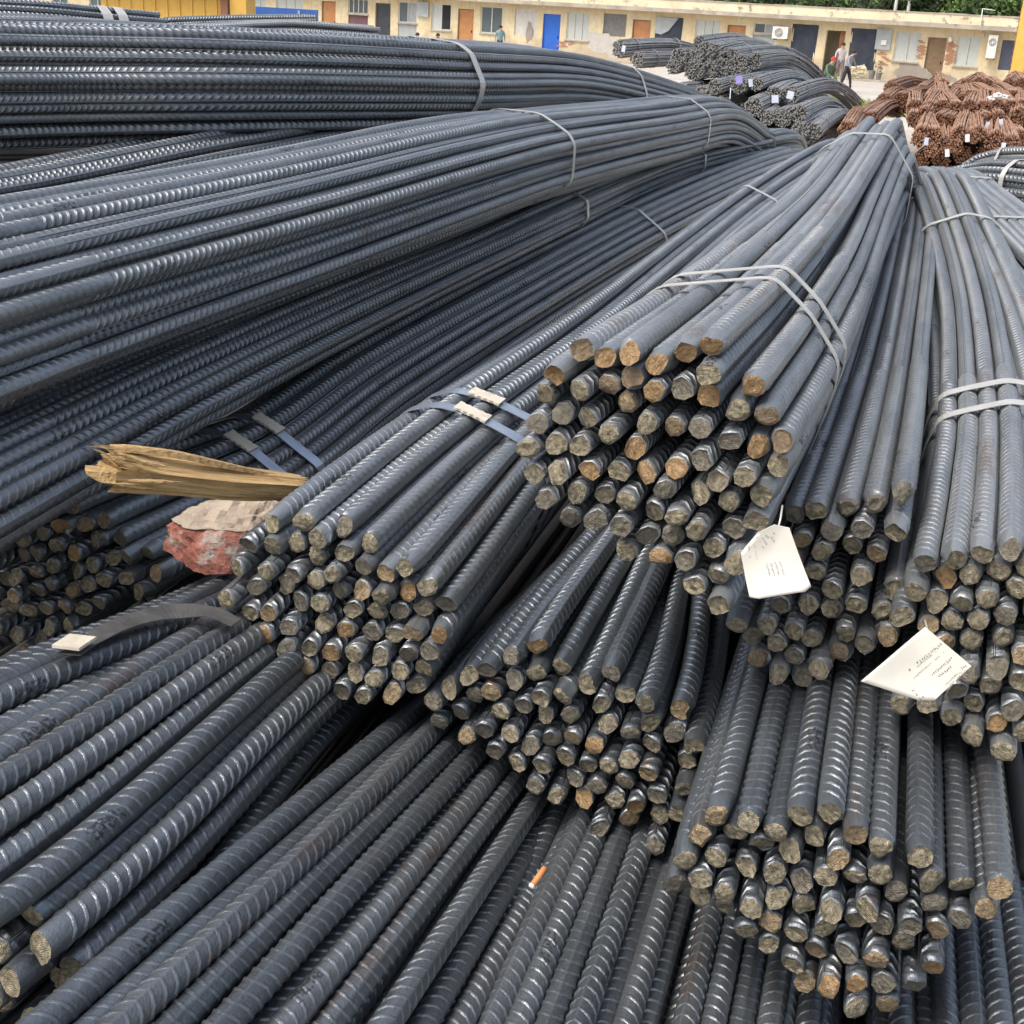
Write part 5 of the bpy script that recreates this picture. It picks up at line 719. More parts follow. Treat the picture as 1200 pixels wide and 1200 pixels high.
for x, y, z, sx in ((7.02, 20.6, 1.60, .040), (7.15, 20.7, 1.58, .033), (6.92, 20.6, 1.56, .028)):
    o = rock([(a*sx*1.4, b*sx, c*sx*.7) for a in (-1, 1) for b in (-1, 1) for c in (-1, 1)]+[(0, 0, sx)], x, 'white_rag', plain('rag_white', (.66, .62, .58), (.8, .77, .74), 9, .9), None, 2, .03); o.location = (x, y, z)
    tag(o, {.040: 'largest crumpled white rag on top of the distant rusty pile', .033: 'white rag right of the largest one on the rusty pile', .028: 'smallest white rag on top of the distant rusty pile'}[sx], 'rag', 'white rags on the rusty pile')

# ------------------------------------------------------------------ ground
def bump2(x, y): return np.clip(1-np.maximum(np.abs(x+.6)-2.6, 0)/2.2, 0, 1)*np.clip(1-np.maximum(np.abs(y-2.5)-4.2, 0)/3.0, 0, 1)
ax_ = np.r_[-400, -200, -120, -80, -60, np.arange(-50, 50.1, 2.5), 60, 80, 120, 200, 400]; ax_ = np.unique(np.r_[ax_, np.arange(-6, 6.1, .5)])
ay_ = np.unique(np.r_[-100, -40, -20, np.arange(-10, 14, .6), np.arange(14, 80, 3), 90, 110, 150, 220, 400, 600])
GX, GY = np.meshgrid(ax_, ay_); GZ = .84*smooth01(bump2(GX, GY)) - .0
n_ = len(ax_); Fg = [(j*n_+i, j*n_+i+1, (j+1)*n_+i+1, (j+1)*n_+i) for j in range(len(ay_)-1) for i in range(n_-1)]
N = NT('yard_ground'); p = N.obj(); f1 = N.noise(p, .35, 6, .65, .35, .65); f2 = N.noise(p, 3, 6, .7, .3, .7); f3 = N.noise(p, .12, 4, .6, .5, .62)
c = N.mix(f1, (.40, .37, .33), (.52, .49, .44)); c = N.mix(N.math('MULTIPLY', f2, .4), c, (.27, .24, .20)); c = N.mix(N.math('MULTIPLY', f3, .5), c, (.42, .33, .22))
N.set(Base=c, Roughness=.92, Normal=N.bump(f2, .02, .6))
tag(mesh('ground', np.stack([GX.ravel(), GY.ravel(), GZ.ravel()], -1), Fg, N.m, smooth=True), kind='structure')
GRASSM = plain('grass_green', (.16, .24, .05), (.34, .42, .12), 3, .9)
gm = MB()
for k in range(2600):
    a, q = rng.uniform(0, 6.283), math.sqrt(rng.uniform(0, 1)); x, y = 10.3+1.5*q*math.cos(a), 44.6+4.6*q*math.sin(a); h = rng.uniform(.08, .26); b = rng.uniform(0, 6.28); w_ = .03
    gm.add([(x-w_*math.cos(b), y-w_*math.sin(b), 0), (x+w_*math.cos(b), y+w_*math.sin(b), 0), (x+rng.normal(0, .06), y+rng.normal(0, .06), h)], [(0, 1, 2)])
tag(gm.build('grass', GRASSM), kind='stuff')

# ------------------------------------------------------------------ the long yellow building
YEL = NT('yellow_wall'); N = YEL; p = N.obj(); a = N.noise(p, .9, 6, .7, .35, .65); b2 = N.noise(p, 5, 6, .7, .45, .75); sepz = N.n('SeparateXYZ'); N.l(p, sepz.inputs[0])
low = N.math('SUBTRACT', 1.0, N.ramp(N.math('ADD', sepz.outputs[2], N.math('MULTIPLY', N.math('SUBTRACT', a, .5), 1.0)), .35, 1.0))
c = N.mix(a, (.62, .49, .27), (.72, .63, .43)); c = N.mix(N.math('MULTIPLY', b2, .45), c, (.42, .31, .19)); c = N.mix(N.math('MULTIPLY', low, .6), c, (.40, .34, .27)); c = N.mix(N.noise(p, 2.3, 5, .7, .60, .70), c, (.66, .60, .48))
mpz = N.n('Mapping'); mpz.inputs['Scale'].default_value = (3.2, 3.2, .35); N.l(p, mpz.inputs[0]); c = N.mix(N.math('MULTIPLY', N.noise(mpz.outputs[0], 1.6, 5, .7, .52, .74), .45), c, (.34, .28, .21))
N.set(Base=c, Roughness=.92); YEL = N.m
CONC = plain('weathered_concrete', (.27, .24, .20), (.50, .44, .35), 1.6, .9, spots=((.13, .11, .09), 2.2, .60))
PARA = plain('parapet_plaster', (.62, .52, .34), (.78, .69, .50), 1.2, .9, spots=((.30, .25, .19), 2.5, .56))
M_ = dict(orange=plain('door_orange', (.42, .17, .06), (.52, .25, .10), 3, .6), blue=plain('door_blue', (.015, .11, .50), (.02, .14, .56), 3, .5), black=plain('door_black', (.03, .035, .045), (.05, .055, .065), 3, .6), brown=plain('door_brown', (.17, .105, .055), (.25, .165, .09), 4, .6),
          maroon=plain('panel_maroon', (.13, .06, .07), (.18, .09, .10), 3, .7), tarp=plain('dark_tarp', (.022, .028, .045), (.045, .055, .075), 3, .75), greypanel=plain('panel_grey', (.30, .33, .33), (.42, .44, .43), 3, .7), board=plain('board_pale', (.50, .48, .43), (.64, .62, .56), 4, .8),
          curtain=plain('curtain_pale', (.42, .46, .44), (.60, .62, .57), 9, .8, 0, 0, (6, 6, .4)), mesh=plain('window_mesh', (.15, .15, .14), (.24, .23, .21), 6, .8), frame=plain('window_frame', (.50, .48, .42), (.62, .60, .54), 6, .7), dark=plain('room_dark', (.015, .016, .02), (.03, .03, .035), 3, .9), slate=plain('board_slate', (.06, .07, .10), (.09, .10, .14), 3, .7), white=plain('white_paint', (.62, .60, .55), (.74, .72, .68), 5, .6),
          redbrick=plain('exposed_brick', (.34, .15, .09), (.48, .26, .16), 9, .9), cement=plain('cement_patch', (.44, .42, .37), (.58, .55, .50), 3, .95), greycem=plain('grey_cement', (.26, .23, .19), (.36, .32, .27), 3, .95))
GL = NT('window_glass'); GL.set(Base=(.10, .13, .14), Roughness=.12, Spec=.6); GLASS = GL.m
BL = empty('long_building', (19.361, 66.820, 0), math.radians(-25.57)); tag(BL, 'long low yellow building with many doors and windows across the back', 'building')
# openings along the front: x0, x1, z0, z1, kind
OP = [(-60, -59, .0, 2.2, 'orange'), (-57.8, -56.4, 1, 2.4, 'win'), (-54.5, -53.1, 1, 2.4, 'win'), (-52, -51, 0, 2.2, 'blue'), (-49.5, -48.1, 1, 2.4, 'win'), (-46.9, -45.9, 0, 2.2, 'orange'), (-44.2, -42.8, 1, 2.4, 'win'), (-41.6, -40.2, 1, 2.4, 'curtain'), (-39.4, -37.4, 1, 2.4, 'curtain'),
      (-36.05, -35.05, 0, 2.22, 'orange'), (-34.15, -32.76, .91, 2.45, 'maroon'), (-32.25, -31.2, 0, 2.3, 'black'), (-30.67, -29.41, .3, 2.45, 'greyd'), (-28.44, -27.14, 1.03, 2.45, 'halfopen'), (-26.69, -25.67, 0, 2.24, 'orange'), (-25.21, -23.83, 1.03, 2.45, 'win'), (-23.05, -21.68, 1.02, 2.42, 'board'), (-21.29, -20.23, 0, 2.24, 'blue'),
      (-19.85, -18.5, .98, 2.4, 'curtain'), (-17.67, -16.33, 1.3, 2.44, 'mesh'), (-15.96, -14.92, 0, 2.22, 'orange'), (-14.61, -13.16, .6, 2.42, 'tarpwin'), (-12.41, -11.06, 1.0, 2.42, 'curtain'), (-10.66, -9.68, 0, 2.23, 'orange'), (-9.26, -8.06, .9, 2.42, 'greyd'), (-7.15, -6.0, .12, 2.46, 'tarp'), (-5.45, -4.5, 0, 2.25, 'doorway'), (-4.15, -2.93, .5, 2.42, 'tarp'),
      (-2.01, -.79, 1.02, 2.40, 'winc'), (-.45, .45, .02, 2.21, 'brown'), (.93, 2.03, .98, 2.36, 'winc'), (3.0, 3.75, .93, 2.28, 'slate')]
X0, X1, ZT = -62, 4.2, 2.66
wl = MB(); xs = X0
for a0, a1, z0, z1, k in OP:
    wl.box(xs, a0, 0, .24, 0, ZT)
    if z0 > 0: wl.box(a0, a1, 0, .24, 0, z0)
    wl.box(a0, a1, 0, .24, z1, ZT); xs = a1
wl.box(xs, X1, 0, .24, 0, ZT); wl.build('wall', YEL, BL)
wl = MB(); wl.box(X1-.24, X1, .24, 6, 0, ZT); wl.box(X0, X0+.24, .24, 6, 0, ZT); wl.box(X0, X1, 6, 6.24, 0, ZT); wl.box(X0+.25, X1-.25, 1.8, 1.9, 0, ZT, 0); wl.build('wall', YEL, BL)
rf = MB(); rf.box(X0-.1, X1+.1, -.62, 6.4, ZT+.002, ZT+.20); rs = rf.build('roof_slab', CONC, BL)
rf = MB(); rf.box(X0-.1, X1+.1, -.55, -.40, ZT+.202, 3.27); rf.box(X0-.1, X1+.1, 6.2, 6.35, ZT+.202, 3.27); rf.box(X1-.05, X1+.1, -.40, 6.2, ZT+.202, 3.27); rf.build('parapet', PARA, BL)
rf = MB()
for q in np.arange(X0-.15, X1, 1.35): rf.box(q, min(q+1.342, X1+.15), -.58, -.37, 3.272, 3.33+rng.uniform(-.012, .012))
rf.build('coping', CONC, BL)
ap = MB(); ap.box(X0, X1, -1.3, -.002, -.2, .10); ap.build('apron_step', CONC, BL)
def panel(name, x0, x1, z0, z1, y, mat, parent=BL, t=.05): return MB().box(x0, x1, y, y+t, z0, z1).build(name, mat, parent)
def window(x0, x1, z0, z1, pane, mull=1):
    f = MB(); w_ = .06; f.box(x0, x1, .05, .12, z0, z0+w_); f.box(x0, x1, .05, .12, z1-w_, z1); f.box(x0, x0+w_, .05, .12, z0+w_, z1-w_); f.box(x1-w_, x1, .05, .12, z0+w_, z1-w_)
    for k in range(mull): xm = x0+(x1-x0)*(k+1)/(mull+1); f.box(xm-.03, xm+.03, .045, .12, z0+w_, z1-w_)
    fr = f.build('window', M_['frame'], BL)
    for k in range(mull+1):
        a0 = x0+(x1-x0)*k/(mull+1)+.035; a1 = x0+(x1-x0)*(k+1)/(mull+1)-.035
        panel('pane', a0, a1, z0+w_, z1-w_, .09, pane if not isinstance(pane, tuple) else pane[k], fr, .02)
    MB().box(x0-.06, x1+.06, -.07, .049, z0-.07, z0-.002).build('sill', CONC, fr)
def door(x0, x1, z0, z1, mat):
    d = panel('door', x0+.05, x1-.05, z0+.02, z1-.05, .10, mat, BL, .05)
    f = MB(); f.box(x0, x0+.048, .06, .2, z0, z1); f.box(x1-.048, x1, .06, .2, z0, z1); f.box(x0+.048, x1-.048, .06, .2, z1-.048, z1); f.build('frame', M_['brown'] if mat is not M_['blue'] else M_['blue'], d)
    MB().box(x1-.17, x1-.12, .06, .099, 1.0, 1.12).build('handle', M_['dark'], d)
def cloth(x0, x1, z0, z1, bot, mat, cut=None):
    nx, nz = 12, 10; V = []
    for j in range(nz+1):
        for i in range(nx+1):
            s, t = i/nx, j/nz; xb = bot[0]+(bot[1]-bot[0])*s; xt = x0+(x1-x0)*s; x = xt+(xb-xt)*t
            z = z1-(z1-z0)*t*(1-(cut(s) if cut else 0)); V.append((x, -.03+.025*math.sin(s*14+t*2)+.02*math.sin(t*7+s*3), z))
    Fc = [(j*(nx+1)+i, j*(nx+1)+i+1, (j+1)*(nx+1)+i+1, (j+1)*(nx+1)+i) for j in range(nz) for i in range(nx)]
    m = len(V); V += [(x, y+.006, z) for x, y, z in V]; Fc = [q[::-1] for q in Fc]+[tuple(i+m for i in q) for q in Fc]
    return mesh('tarp', V, Fc, mat, BL, smooth=True)
for a0, a1, z0, z1, k in OP:
    if k in ('orange', 'blue', 'black', 'brown'): door(a0, a1, z0, z1, M_[k])
    elif k == 'win': window(a0, a1, z0, z1, GLASS)
    elif k == 'winc': window(a0, a1, z0, z1, M_['curtain'])
    elif k == 'curtain': window(a0, a1, z0, z1, M_['curtain'], 2)
    elif k == 'halfopen': window(a0, a1, z0, z1, (M_['curtain'], M_['dark']))  # black pane stands in for the unlit room behind the open half
    elif k == 'board': panel('board', a0, a1, z0, z1, .06, M_['board'])
    elif k == 'mesh': panel('screen', a0, a1, z0, z1, .08, M_['mesh'])
    elif k == 'slate': panel('shutter', a0, a1, z0, z1, .05, M_['slate'])
    elif k == 'maroon': window(a0, a1, 1.62, z1, GLASS, 3); panel('panel', a0, a1, z0, 1.55, .06, M_['maroon'])
    elif k == 'greyd': window(a0, a1, z0+1.0, z1, (GLASS, M_['greypanel'])); panel('panel', a0, a1, z0, z0+.92, .06, M_['greypanel'])
    elif k == 'tarpwin': panel('board', a0, a1, z0, z1, .1, M_['greypanel']); cloth(a0, a1+.05, .55, 2.42, (a0-.05, a1), M_['tarp']); mesh('flap', [(a0, -.075, 2.42), (a0+1.25, -.075, 2.40), (a0+.75, -.08, 1.75), (a0+.35, -.08, 1.55), (a0+.02, -.075, 1.6), (a0, -.085, 2.42), (a0+1.25, -.085, 2.40), (a0+.75, -.09, 1.75), (a0+.35, -.09, 1.55), (a0+.02, -.085, 1.6)], [(4, 3, 2, 1, 0), (5, 6, 7, 8, 9)], M_['greypanel'], BL)
    elif k == 'tarp': cloth(a0-.08, a1+.12, z0, z1, (a0-.05, a1+.05), M_['tarp'])
    elif k == 'doorway':
        d = panel('door', a1-.38, a1-.05, .02, z1-.05, .5, M_['orange'], BL, .05)
def blob(cx, cz, rx, rz, mat, seed, y=-.006, name='wall_patch'):
    g = np.random.default_rng(seed); n = 22; t = np.linspace(0, 6.283, n, endpoint=False); q = 1+.16*np.sin(3*t+seed)+.12*np.sin(5*t+seed*2)+g.normal(0, .07, n)
    V = [(cx+rx*q[i]*math.cos(t[i]), yy, cz+rz*q[i]*math.sin(t[i])) for yy in (y, .02) for i in range(n)]
    return mesh(name, V, [tuple(range(n))]+[(i, i+n, (i+1) % n+n, (i+1) % n) for i in range(n)], mat, BL)
blob(-17.7, .95, .95, .52, M_['cement'], 1); blob(-1.0, .55, .9, .40, M_['greycem'], 2); blob(.72, .30, .42, .28, M_['greycem'], 7); blob(-16.9, .5, .6, .3, M_['cement'], 12, -.009); blob(-22.1, 1.2, .22, .5, M_['greycem'], 15)
# exposed brickwork: single bricks where the plaster has fallen off
def bricks(cx, cz, rx, rz, seed, fill=.8):
    g = np.random.default_rng(seed); me0 = None; row = 0; z = cz-rz
    while z < cz+rz:
        x = cx-rx+(.125 if row % 2 else 0)
        while x < cx+rx:
            if ((x+.11-cx)/rx)**2+((z-cz)/rz)**2 < 1 and g.random() < fill:
                if me0 is None:
                    o = MB().box(0, .225, -.012, .05, 0, .058).build('brick', M_['redbrick'], BL); me0 = o.data
                else: o = bpy.data.objects.new('brick', me0); COL.objects.link(o); o.parent = BL
                o.location = (x, -.012-g.uniform(0, .012), z)
            x += .24
        z += .07; row += 1
bricks(-.72, 1.62, .20, .48, 1); bricks(.68, 1.50, .28, .55, 2); bricks(-2.5, 1.0, .30, .42, 3, .55); bricks(-19.9, .7, .5, .25, 5, .4)
MB().box(-2.95, -2.2, -.10, -.002, 1.5, 2.45).build('meter_panel', M_['greypanel'], BL); MB().box(-2.66, -2.40, -.16, -.102, 1.72, 1.95).build('meter', M_['white'], BL)
MB().box(-29.35, -28.58, -.14, -.002, 1.69, 2.5).build('meter_panel', M_['greypanel'], BL)
lb = MB(); lb.tube([(.62, -.02, 2.36), (.62, -.12, 2.40), (.62, -.15, 2.33)], .015, 6); lp = lb.build('wall_lamp', M_['white'], BL); lg = MB(); t = np.linspace(0, 3.14, 7); lg.tube([(.62, -.15, 2.32-.15+.15*math.cos(x)) for x in t], [max(.004, .10*math.sin(x)) for x in t], 12); lg.build('globe', M_['white'], lp, True)
pp = MB(); pp.tube([(1.92, -.60, 3.6), (1.95, -.63, 2.95), (2.05, -.64, 2.62)], .022, 8); pp.tube([(2.05, -.03, 2.6), (2.12, -.03, 2.35)], .022, 8); pp.tube([(1.92, -.60, 3.6), (2.5, -.5, 3.55)], .02, 8); pp.build('pipe', M_['white'], BL, True)
def local(x, y, z): return BL.matrix_world @ Vector((x, y, z))
bpy.context.view_layer.update()
def ac(x, z, vertical, label):
    r = empty('air_conditioner', local(x, -.32, z), math.radians(-25.57)); tag(r, label, 'air conditioner', 'air conditioners on the building front')
    w_, h = (.21, .52) if vertical else (.40, .29)
    MB().box(-w_, w_, -.15, .15, -h, h).build('casing', M_['white'], r)
    gr = MB(); t = np.linspace(0, 6.283, 20, endpoint=False); c0 = (-.06, 0) if not vertical else (0, .2)
    for R_ in ((.19, .15, .10, .05) if not vertical else (.15, .11, .06)):
        V = [(c0[0]+(R_+d)*math.cos(x), -.152-.012*(q), c0[1]+(R_+d)*math.sin(x)) for d, q in ((0, 0), (0, 1), (.018, 1), (.018, 0)) for x in t]
        gr.add(V, [(e*20+i, e*20+(i+1) % 20, ((e+1) % 4)*20+(i+1) % 20, ((e+1) % 4)*20+i) for e in range(4) for i in range(20)])
    gr.build('fan_grille', M_['mesh'], r)
    br = MB(); br.box(-w_*.8, -w_*.7, -.12, .31, -h-.06, -h-.002); br.box(w_*.7, w_*.8, -.12, .31, -h-.06, -h-.002); br.build('bracket', M_['dark'], r)
ac(-7.72, 2.0, False, 'white air conditioner with round fan beside the dark tarp'); ac(2.62, 1.95, True, 'tall white air conditioner right of the last window')

# sack, pots by the step
sk = rock([(a*.42, b*.25, c*.26) for a in (-1, 1) for b in (-1, 1) for c in (-.7, .8)]+[(.3, 0, .38)], 2.2, 'sack', plain('sack_cloth', (.50, .42, .28), (.62, .54, .38), 8, .95), None, 3, .06); sk.location = local(-3.5, -.75, .36); tag(sk, 'full beige sack dumped on the step below the second dark tarp', 'sack')
for i, (x, h, r_) in enumerate(((-2.75, .42, .16), (-2.4, .34, .14))):
    pt = empty('plant_pot', local(x, -.8, .10)); tag(pt, 'dark plant pot right of the beige sack' if i == 0 else 'smaller grey pot farther right of the beige sack', 'pot', 'pots on the step')
    MB().tube([(0, 0, 0), (0, 0, h*.8), (0, 0, h)], [r_*.75, r_, r_*1.05], 14).build('pot', M_['mesh'], pt, False); lf = MB()
    for k in range(60):
        a = rng.uniform(0, 6.28); R_ = rng.uniform(.02, .2); q = Vector((R_*math.cos(a), R_*math.sin(a), h+rng.uniform(.0, .5))); s = .05
        lf.add([q+Vector((rng.uniform(-s, s), rng.uniform(-s, s), rng.uniform(-s, s))) for _ in range(3)], [(0, 1, 2)])
    lf.build('leaves', plain('pot_leaf', (.03, .05, .02), (.06, .09, .03), 9, .8), pt)

# ------------------------------------------------------------------ people in front of the building
SKIN = plain('skin', (.42, .25, .17), (.50, .31, .22), 6, .6)
def col(n, c): return plain(n, tuple(x*.8 for x in c), tuple(min(1, x*1.15) for x in c), 6, .85)
def person(loc, rz, J, cols, label, hair=(.02, .018, .016), cap=None):
    """J: joint name -> (x, y, z, radius); one skinned body, facing -Y"""
    bones = [('pel', 'spi', 'top'), ('spi', 'che', 'top'), ('che', 'nek', 'top'), ('nek', 'hed', 'skin'), ('hed', 'cro', 'skin')]
    for s in 'LR': bones += [('che', 'sh'+s, 'top'), ('sh'+s, 'el'+s, 'top'), ('el'+s, 'wr'+s, 'arm'), ('wr'+s, 'ha'+s, 'skin'), ('pel', 'hi'+s, 'leg'), ('hi'+s, 'kn'+s, 'leg'), ('kn'+s, 'an'+s, 'leg'), ('an'+s, 'to'+s, 'shoe')]
    names = list(J); me = bpy.data.meshes.new('body'); me.from_pydata([J[k][:3] for k in names], [(names.index(a), names.index(b)) for a, b, _ in bones], [])
    o = bpy.data.objects.new('tmp', me); COL.objects.link(o); sk_ = o.modifiers.new('s', 'SKIN'); sk_.use_smooth_shade = True
    for i, k in enumerate(names): me.skin_vertices[0].data[i].radius = (J[k][3],)*2
    me.skin_vertices[0].data[names.index('pel')].use_root = True
    o.modifiers.new('u', 'SUBSURF').levels = 1
    bpy.context.view_layer.update(); dg = bpy.context.evaluated_depsgraph_get(); nm = bpy.data.meshes.new_from_object(o.evaluated_get(dg)); bpy.data.objects.remove(o)
    ms = {'skin': SKIN, 'top': cols[0], 'arm': cols[0] if len(cols) < 4 else cols[3], 'leg': cols[1], 'shoe': cols[2]}; keys = list(ms); nm.materials.clear()
    for k in keys: nm.materials.append(ms[k])
    for f in nm.polygons:
        c = np.array(f.center); best = min(bones, key=lambda b: (lambda a, e: np.linalg.norm(c-a-(e-a)*np.clip((c-a)@(e-a)/max((e-a)@(e-a), 1e-9), 0, 1)))(np.array(J[b[0]][:3]), np.array(J[b[1]][:3]))); f.material_index = keys.index(best[2])
    r = empty('person', loc, rz); tag(r, label, 'person', 'people in front of the building'); nm.name = 'body'
    b = bpy.data.objects.new('body', nm); COL.objects.link(b); b.parent = r
    h = np.array(J['hed'][:3]); cr = np.array(J['cro'][:3]); up = (cr-h)/np.linalg.norm(cr-h); mid = h+up*.05+np.array([0, .02, 0]); V = []; n = 12
    for k in range(6):
        th = k/5*1.75
        for i in range(n): a = 6.283*i/n; V.append(mid+np.array([.105*math.sin(th)*math.cos(a), .118*math.sin(th)*math.sin(a)+.012, .115*math.cos(th)]))
    mesh('cap' if cap else 'hair', V, [(k*n+i, k*n+(i+1) % n, (k+1)*n+(i+1) % n, (k+1)*n+i) for k in range(5) for i in range(n)], col('cap_cloth', cap) if cap else col('hair', hair), b, smooth=True)
    fc = MB(); fc.box(-.012, .012, h[1]-.125, h[1]-.09, h[2]-.0, h[2]+.035); fc.build('nose', SKIN, b)
    return r
def stand(bend=0, step=.16, arms=((.25, -.06, .95), (.25, -.06, .95)), H=1.66):
    k = H/1.70; J = dict(pel=(0, 0, .95, .135), spi=(0, -.03*bend, 1.12, .13), che=(0, -.14*bend, 1.34-.04*bend, .145), nek=(0, -.22*bend, 1.48-.09*bend, .058), hed=(0, -.28*bend-.02, 1.57-.12*bend, .085), cro=(0, -.31*bend-.01, 1.67-.15*bend, .075))
    for s, q, (ax, ay, az_) in (('L', -1, arms[0]), ('R', 1, arms[1])):
        ys = -.16*bend; zs = 1.40-.06*bend; J['sh'+s] = (q*.18, ys, zs, .06); J['wr'+s] = (q*ax, ay, az_, .032); J['el'+s] = (q*(.20+ax)/2+q*.03, (ys+ay)/2+.04, (zs+az_)/2, .044); J['ha'+s] = (q*ax, ay-.05, az_-.07, .035)
        J['hi'+s] = (q*.09, 0, .90, .095); J['kn'+s] = (q*.11, -step*q*.5-.03, .48, .062); J['an'+s] = (q*.12, -step*q+.02, .08, .042); J['to'+s] = (q*.13, -step*q-.13, .035, .04)
    return {n: tuple(x*k for x in v) for n, v in J.items()}
def crouch():
    J = dict(pel=(0, .12, .36, .15), spi=(0, .04, .52, .145), che=(0, -.10, .72, .155), nek=(0, -.20, .86, .06), hed=(0, -.27, .93, .088), cro=(0, -.30, 1.03, .078))
    for s, q in (('L', -1), ('R', 1)):
        J['sh'+s] = (q*.19, -.13, .78, .062); J['el'+s] = (q*.27, -.30, .56, .045); J['wr'+s] = (q*.14, -.47, .46, .034); J['ha'+s] = (q*.10, -.53, .42, .036)
        J['hi'+s] = (q*.11, .06, .34, .10); J['kn'+s] = (q*.20, -.34, .50, .068); J['an'+s] = (q*.17, -.14, .08, .045); J['to'+s] = (q*.18, -.30, .035, .042)
    return J
person((12.45, 54.74, 0), .9, stand(.55, .22, ((.26, -.25, .98), (.22, -.28, 1.0))), [col('grey_shirt', (.28, .27, .29)), col('black_trousers', (.03, .03, .035)), col('tan_shoe', (.40, .25, .15))], 'standing person leaning forward, grey top and black trousers, by the second tarp')
person((11.45, 53.70, 0), .5, {k: (x, y, z*1.28, r) for k, (x, y, z, r) in crouch().items()}, [col('camo_green', (.10, .15, .09)), col('green_trousers', (.10, .20, .12)), col('dark_shoe', (.06, .05, .05))], 'crouching person in dark green with a red cap before the open doorway', cap=(.50, .03, .05))
person((13.30, 59.9, .1), -.3, stand(.2, .1, ((.24, -.25, 1.05), (.24, -.25, 1.05)), 1.72), [col('pale_shirt', (.42, .38, .38)), col('grey_trousers', (.16, .15, .17)), col('dark_shoe2', (.05, .05, .05))], 'person in pale grey shirt standing in the open doorway behind the red cap')
person((-1.95, 67.6, 0), .3, stand(.1, .1, H=1.60), [col('teal_shirt', (.20, .30, .32)), col('dark_trousers', (.06, .06, .08)), col('dark_shoe3', (.05, .05, .05))], 'person with short dark hair at the window left of the pale board')
person((-6.0, 66.5, 0), .3, crouch(), [col('pink_shirt', (.52, .30, .28)), col('dark_trousers2', (.06, .06, .08)), col('dark_shoe4', (.05, .05, .05))], 'person whose dark hair and pinkish top just show over the top bars', hair=(.02, .018, .016))
person((-5.1, 67.8, 0), .3, crouch(), [col('violet_shirt', (.26, .22, .30)), col('dark_trousers3', (.06, .06, .08)), col('dark_shoe5', (.05, .05, .05))], 'person in a greyish violet top just showing over the bars, right of the pink one')

# ------------------------------------------------------------------ yellow crane leg and beam, blue trailer
CRY = plain('crane_yellow', (.62, .36, .06), (.72, .45, .10), 2, .6, spots=((.40, .26, .10), 3, .6)); CRB = plain('crane_rust', (.20, .09, .05), (.30, .14, .08), 4, .8)
cr = empty('crane_leg', (20.45, 58.2, 0), -.4); tag(cr, 'orange yellow steel post at the right edge in front of the building', 'crane leg')
MB().box(-.26, .26, -.26, .26, 0, 7).build('column', CRY, cr); MB().box(-.45, .45, -.45, .45, 0, .06).build('base_plate', CRB, cr); q = MB(); q.box(-.30, -.262, -.1, .1, 1.5, 3.6); q.build('ladder_rail', CRB, cr)
for k in range(9): MB().box(-.34, -.262, -.06, .06, 1.0+k*.3, 1.06+k*.3).build('rung', CRB, cr)
yb = empty('yellow_site_cabin', (-8.75, 32, 0), -.12); tag(yb, 'yellow ochre steel cabin wall rising behind the uppermost bars at upper left', 'site cabin')
MB().box(-1.6, 1.35, 0, 2.4, 0, 2.36).build('wall', CRY, yb); q = MB(); q.box(-1.75, 1.5, -.25, 2.6, 2.362, 2.48); q.build('roof', CRB, yb); q = MB(); q.box(1.352, 1.52, -.1, .1, 0, 2.36); q.build('post', CRB, yb); MB().box(1.56, 1.95, -.05, .05, .0, 2.36).build('end_panel', CRY, yb)
for k in range(10): MB().box(-1.5+k*.3, -1.46+k*.3, -.03, -.002, .05, 2.3).build('rib', CRY, yb)
tr = empty('blue_trailer', (-8.4, 43.5, 0), -.1); tag(tr, 'blue sided low trailer parked behind flat bars at upper left', 'trailer'); BLU = plain('trailer_blue', (.02, .08, .30), (.04, .13, .40), 2, .5)
MB().box(-1.0, 1.35, 0, .08, 1.5, 2.05).build('side_board', BLU, tr); MB().box(-1.0, 1.35, .09, 2.2, 1.35, 1.5).build('deck', M_['dark'], tr)
for x in (-.5, .9):
    wv = MB(); wv.tube([(x, .15, .5), (x, .45, .5)], .5, 20); wh = wv.build('wheel', M_['dark'], tr); rv = MB(); rv.tube([(x, .11, .5), (x, .149, .5)], .24, 16); rv.build('rim', M_['greypanel'], wh)
MB().box(.72, .78, -.04, -.002, 1.55, 2.0).build('stake', M_['greypanel'], tr)

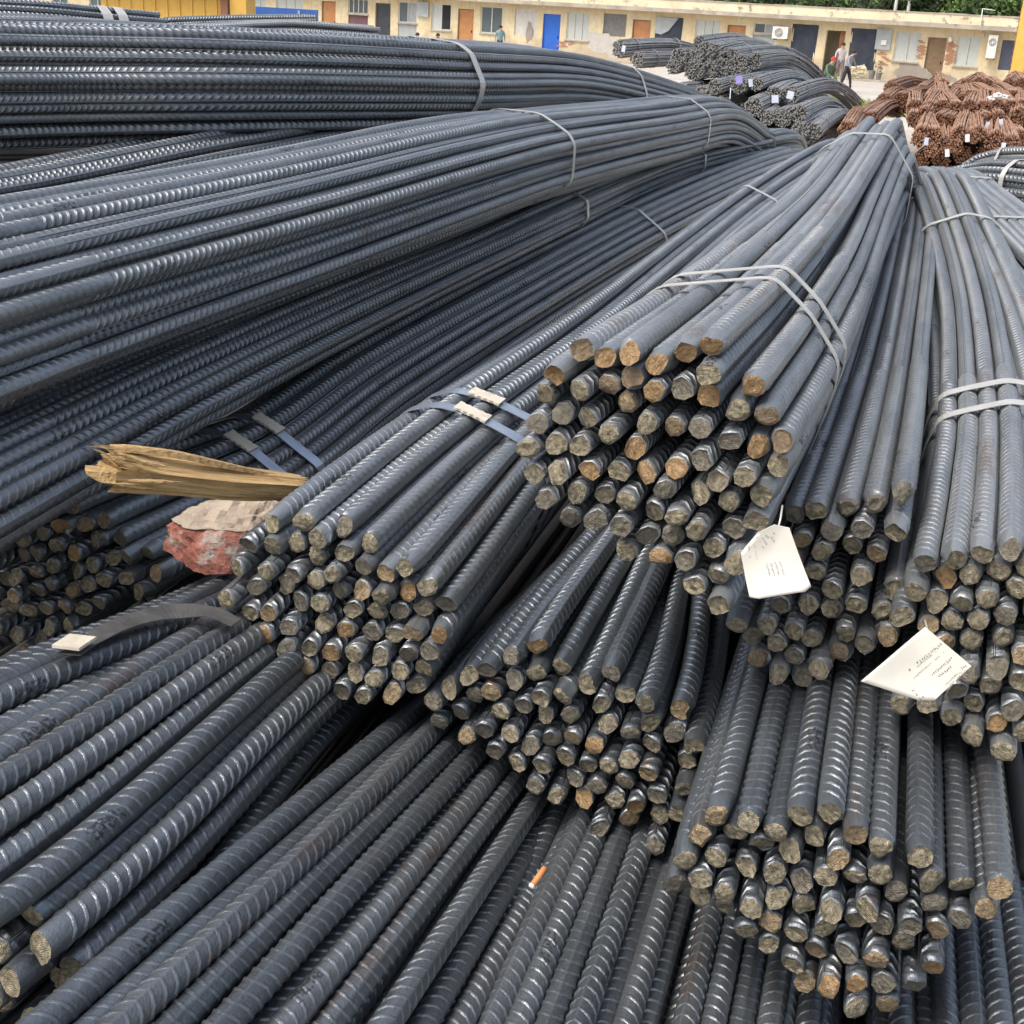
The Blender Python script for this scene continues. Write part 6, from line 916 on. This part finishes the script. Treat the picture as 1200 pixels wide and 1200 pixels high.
# ------------------------------------------------------------------ trees behind the building
BARK = plain('bark', (.05, .04, .03), (.10, .08, .06), 6, .95)
LEAF = [plain('leaf_dark', (.018, .034, .014), (.04, .065, .025), .9, .75), plain('leaf_mid', (.035, .070, .020), (.08, .13, .035), .9, .75), plain('leaf_light', (.08, .15, .035), (.15, .24, .06), .9, .75)]
def tree(x, y, h, R_, seed, mats, label, n=2600):
    g = np.random.default_rng(seed); r = empty('tree', (x, y, 0)); tag(r, label, 'tree', 'trees behind the building')
    tr_ = MB(); top = np.array([g.normal(0, .3), g.normal(0, .3), h*.7]); tr_.tube([(0, 0, 0), top*.3+g.normal(0, .1, 3)*[1, 1, 0], top*.65, top], [.24, .19, .13, .05], 9)
    for k in range(6):
        a = g.uniform(0, 6.28); s = top*g.uniform(.35, .8); e = s+np.array([math.cos(a)*R_*.75, math.sin(a)*R_*.75, g.uniform(.4, 1.4)]); tr_.tube([s, (s+e)/2+[0, 0, .2], e], [.09, .06, .02], 6)
    tr_.build('trunk', BARK, r, True)
    cl = [(g.normal(0, .5, 3)*[R_, R_, h*.20]+[0, 0, h*.55], g.uniform(.5, 1.1)) for _ in range(22)]; V = []; Fc = []; mi = []
    for k in range(n):
        c, rr = cl[g.integers(len(cl))]; d = g.normal(0, 1, 3); d /= np.linalg.norm(d); p = c+d*rr*g.uniform(.5, 1.05); a, b = g.normal(0, 1, 3), g.normal(0, 1, 3); a /= np.linalg.norm(a); b -= a*(a@b); b /= np.linalg.norm(b); s = g.uniform(.10, .22); i = len(V)
        V += [p-a*s, p+b*s*.45, p+a*s, p-b*s*.45]; Fc.append((i, i+1, i+2, i+3)); mi.append(g.choice(3, p=mats))
    mesh('crown', V, Fc, LEAF, r, mi)
v_ = np.array([.90207, -.43159]); nb = np.array([.43159, .90207]); A0 = np.array([19.361, 66.82])
for i, (xx, yy, h, R_, ms, lab) in enumerate(((3.2, 10, 8, 2.6, (.75, .2, .05), 'dark tree behind the right end of the roof'), (.6, 9, 7, 2.2, (.2, .35, .45), 'bright green tree behind the roof, right of centre of the dark trees'), (-1.8, 10.5, 8.5, 2.4, (.7, .25, .05), 'dark leafed tree behind the roof above the brown door'), (-4.2, 9.5, 7.5, 2.0, (.4, .4, .2), 'mid green tree behind the roof above the second tarp'), (-8.5, 11, 7, 2.6, (.3, .4, .3), 'light green tree behind the roof above the air conditioner'), (-13, 12, 7, 2.6, (.5, .4, .1), 'tree behind the roof at left of the light green one'), (6.5, 12, 9, 3.0, (.7, .25, .05), 'tall dark tree at the far right beyond the crane post'), (1.8, 14, 10, 3.2, (.8, .2, 0), 'deep green tree standing farthest back at right'), (-3.2, 15, 10, 3.2, (.8, .2, 0), 'deep green tree farthest back near the middle'))):
    q = A0+v_*xx+nb*yy; tree(q[0], q[1], h, R_, 40+i, ms, lab)
for i, (xx, lab) in enumerate(((-3.75, 'pale post behind the roof among the trees, left one'), (-3.05, 'pale post behind the roof among the trees, right one'))):
    q = A0+v_*xx+nb*7.6; o = MB().tube([(0, 0, 0), (0, 0, 5.5)], .09, 10).build('post', M_['white']); o.location = (q[0], q[1], 0); tag(o, lab, 'post', 'pale posts behind the roof')
print('total meshes', len(bpy.data.meshes))
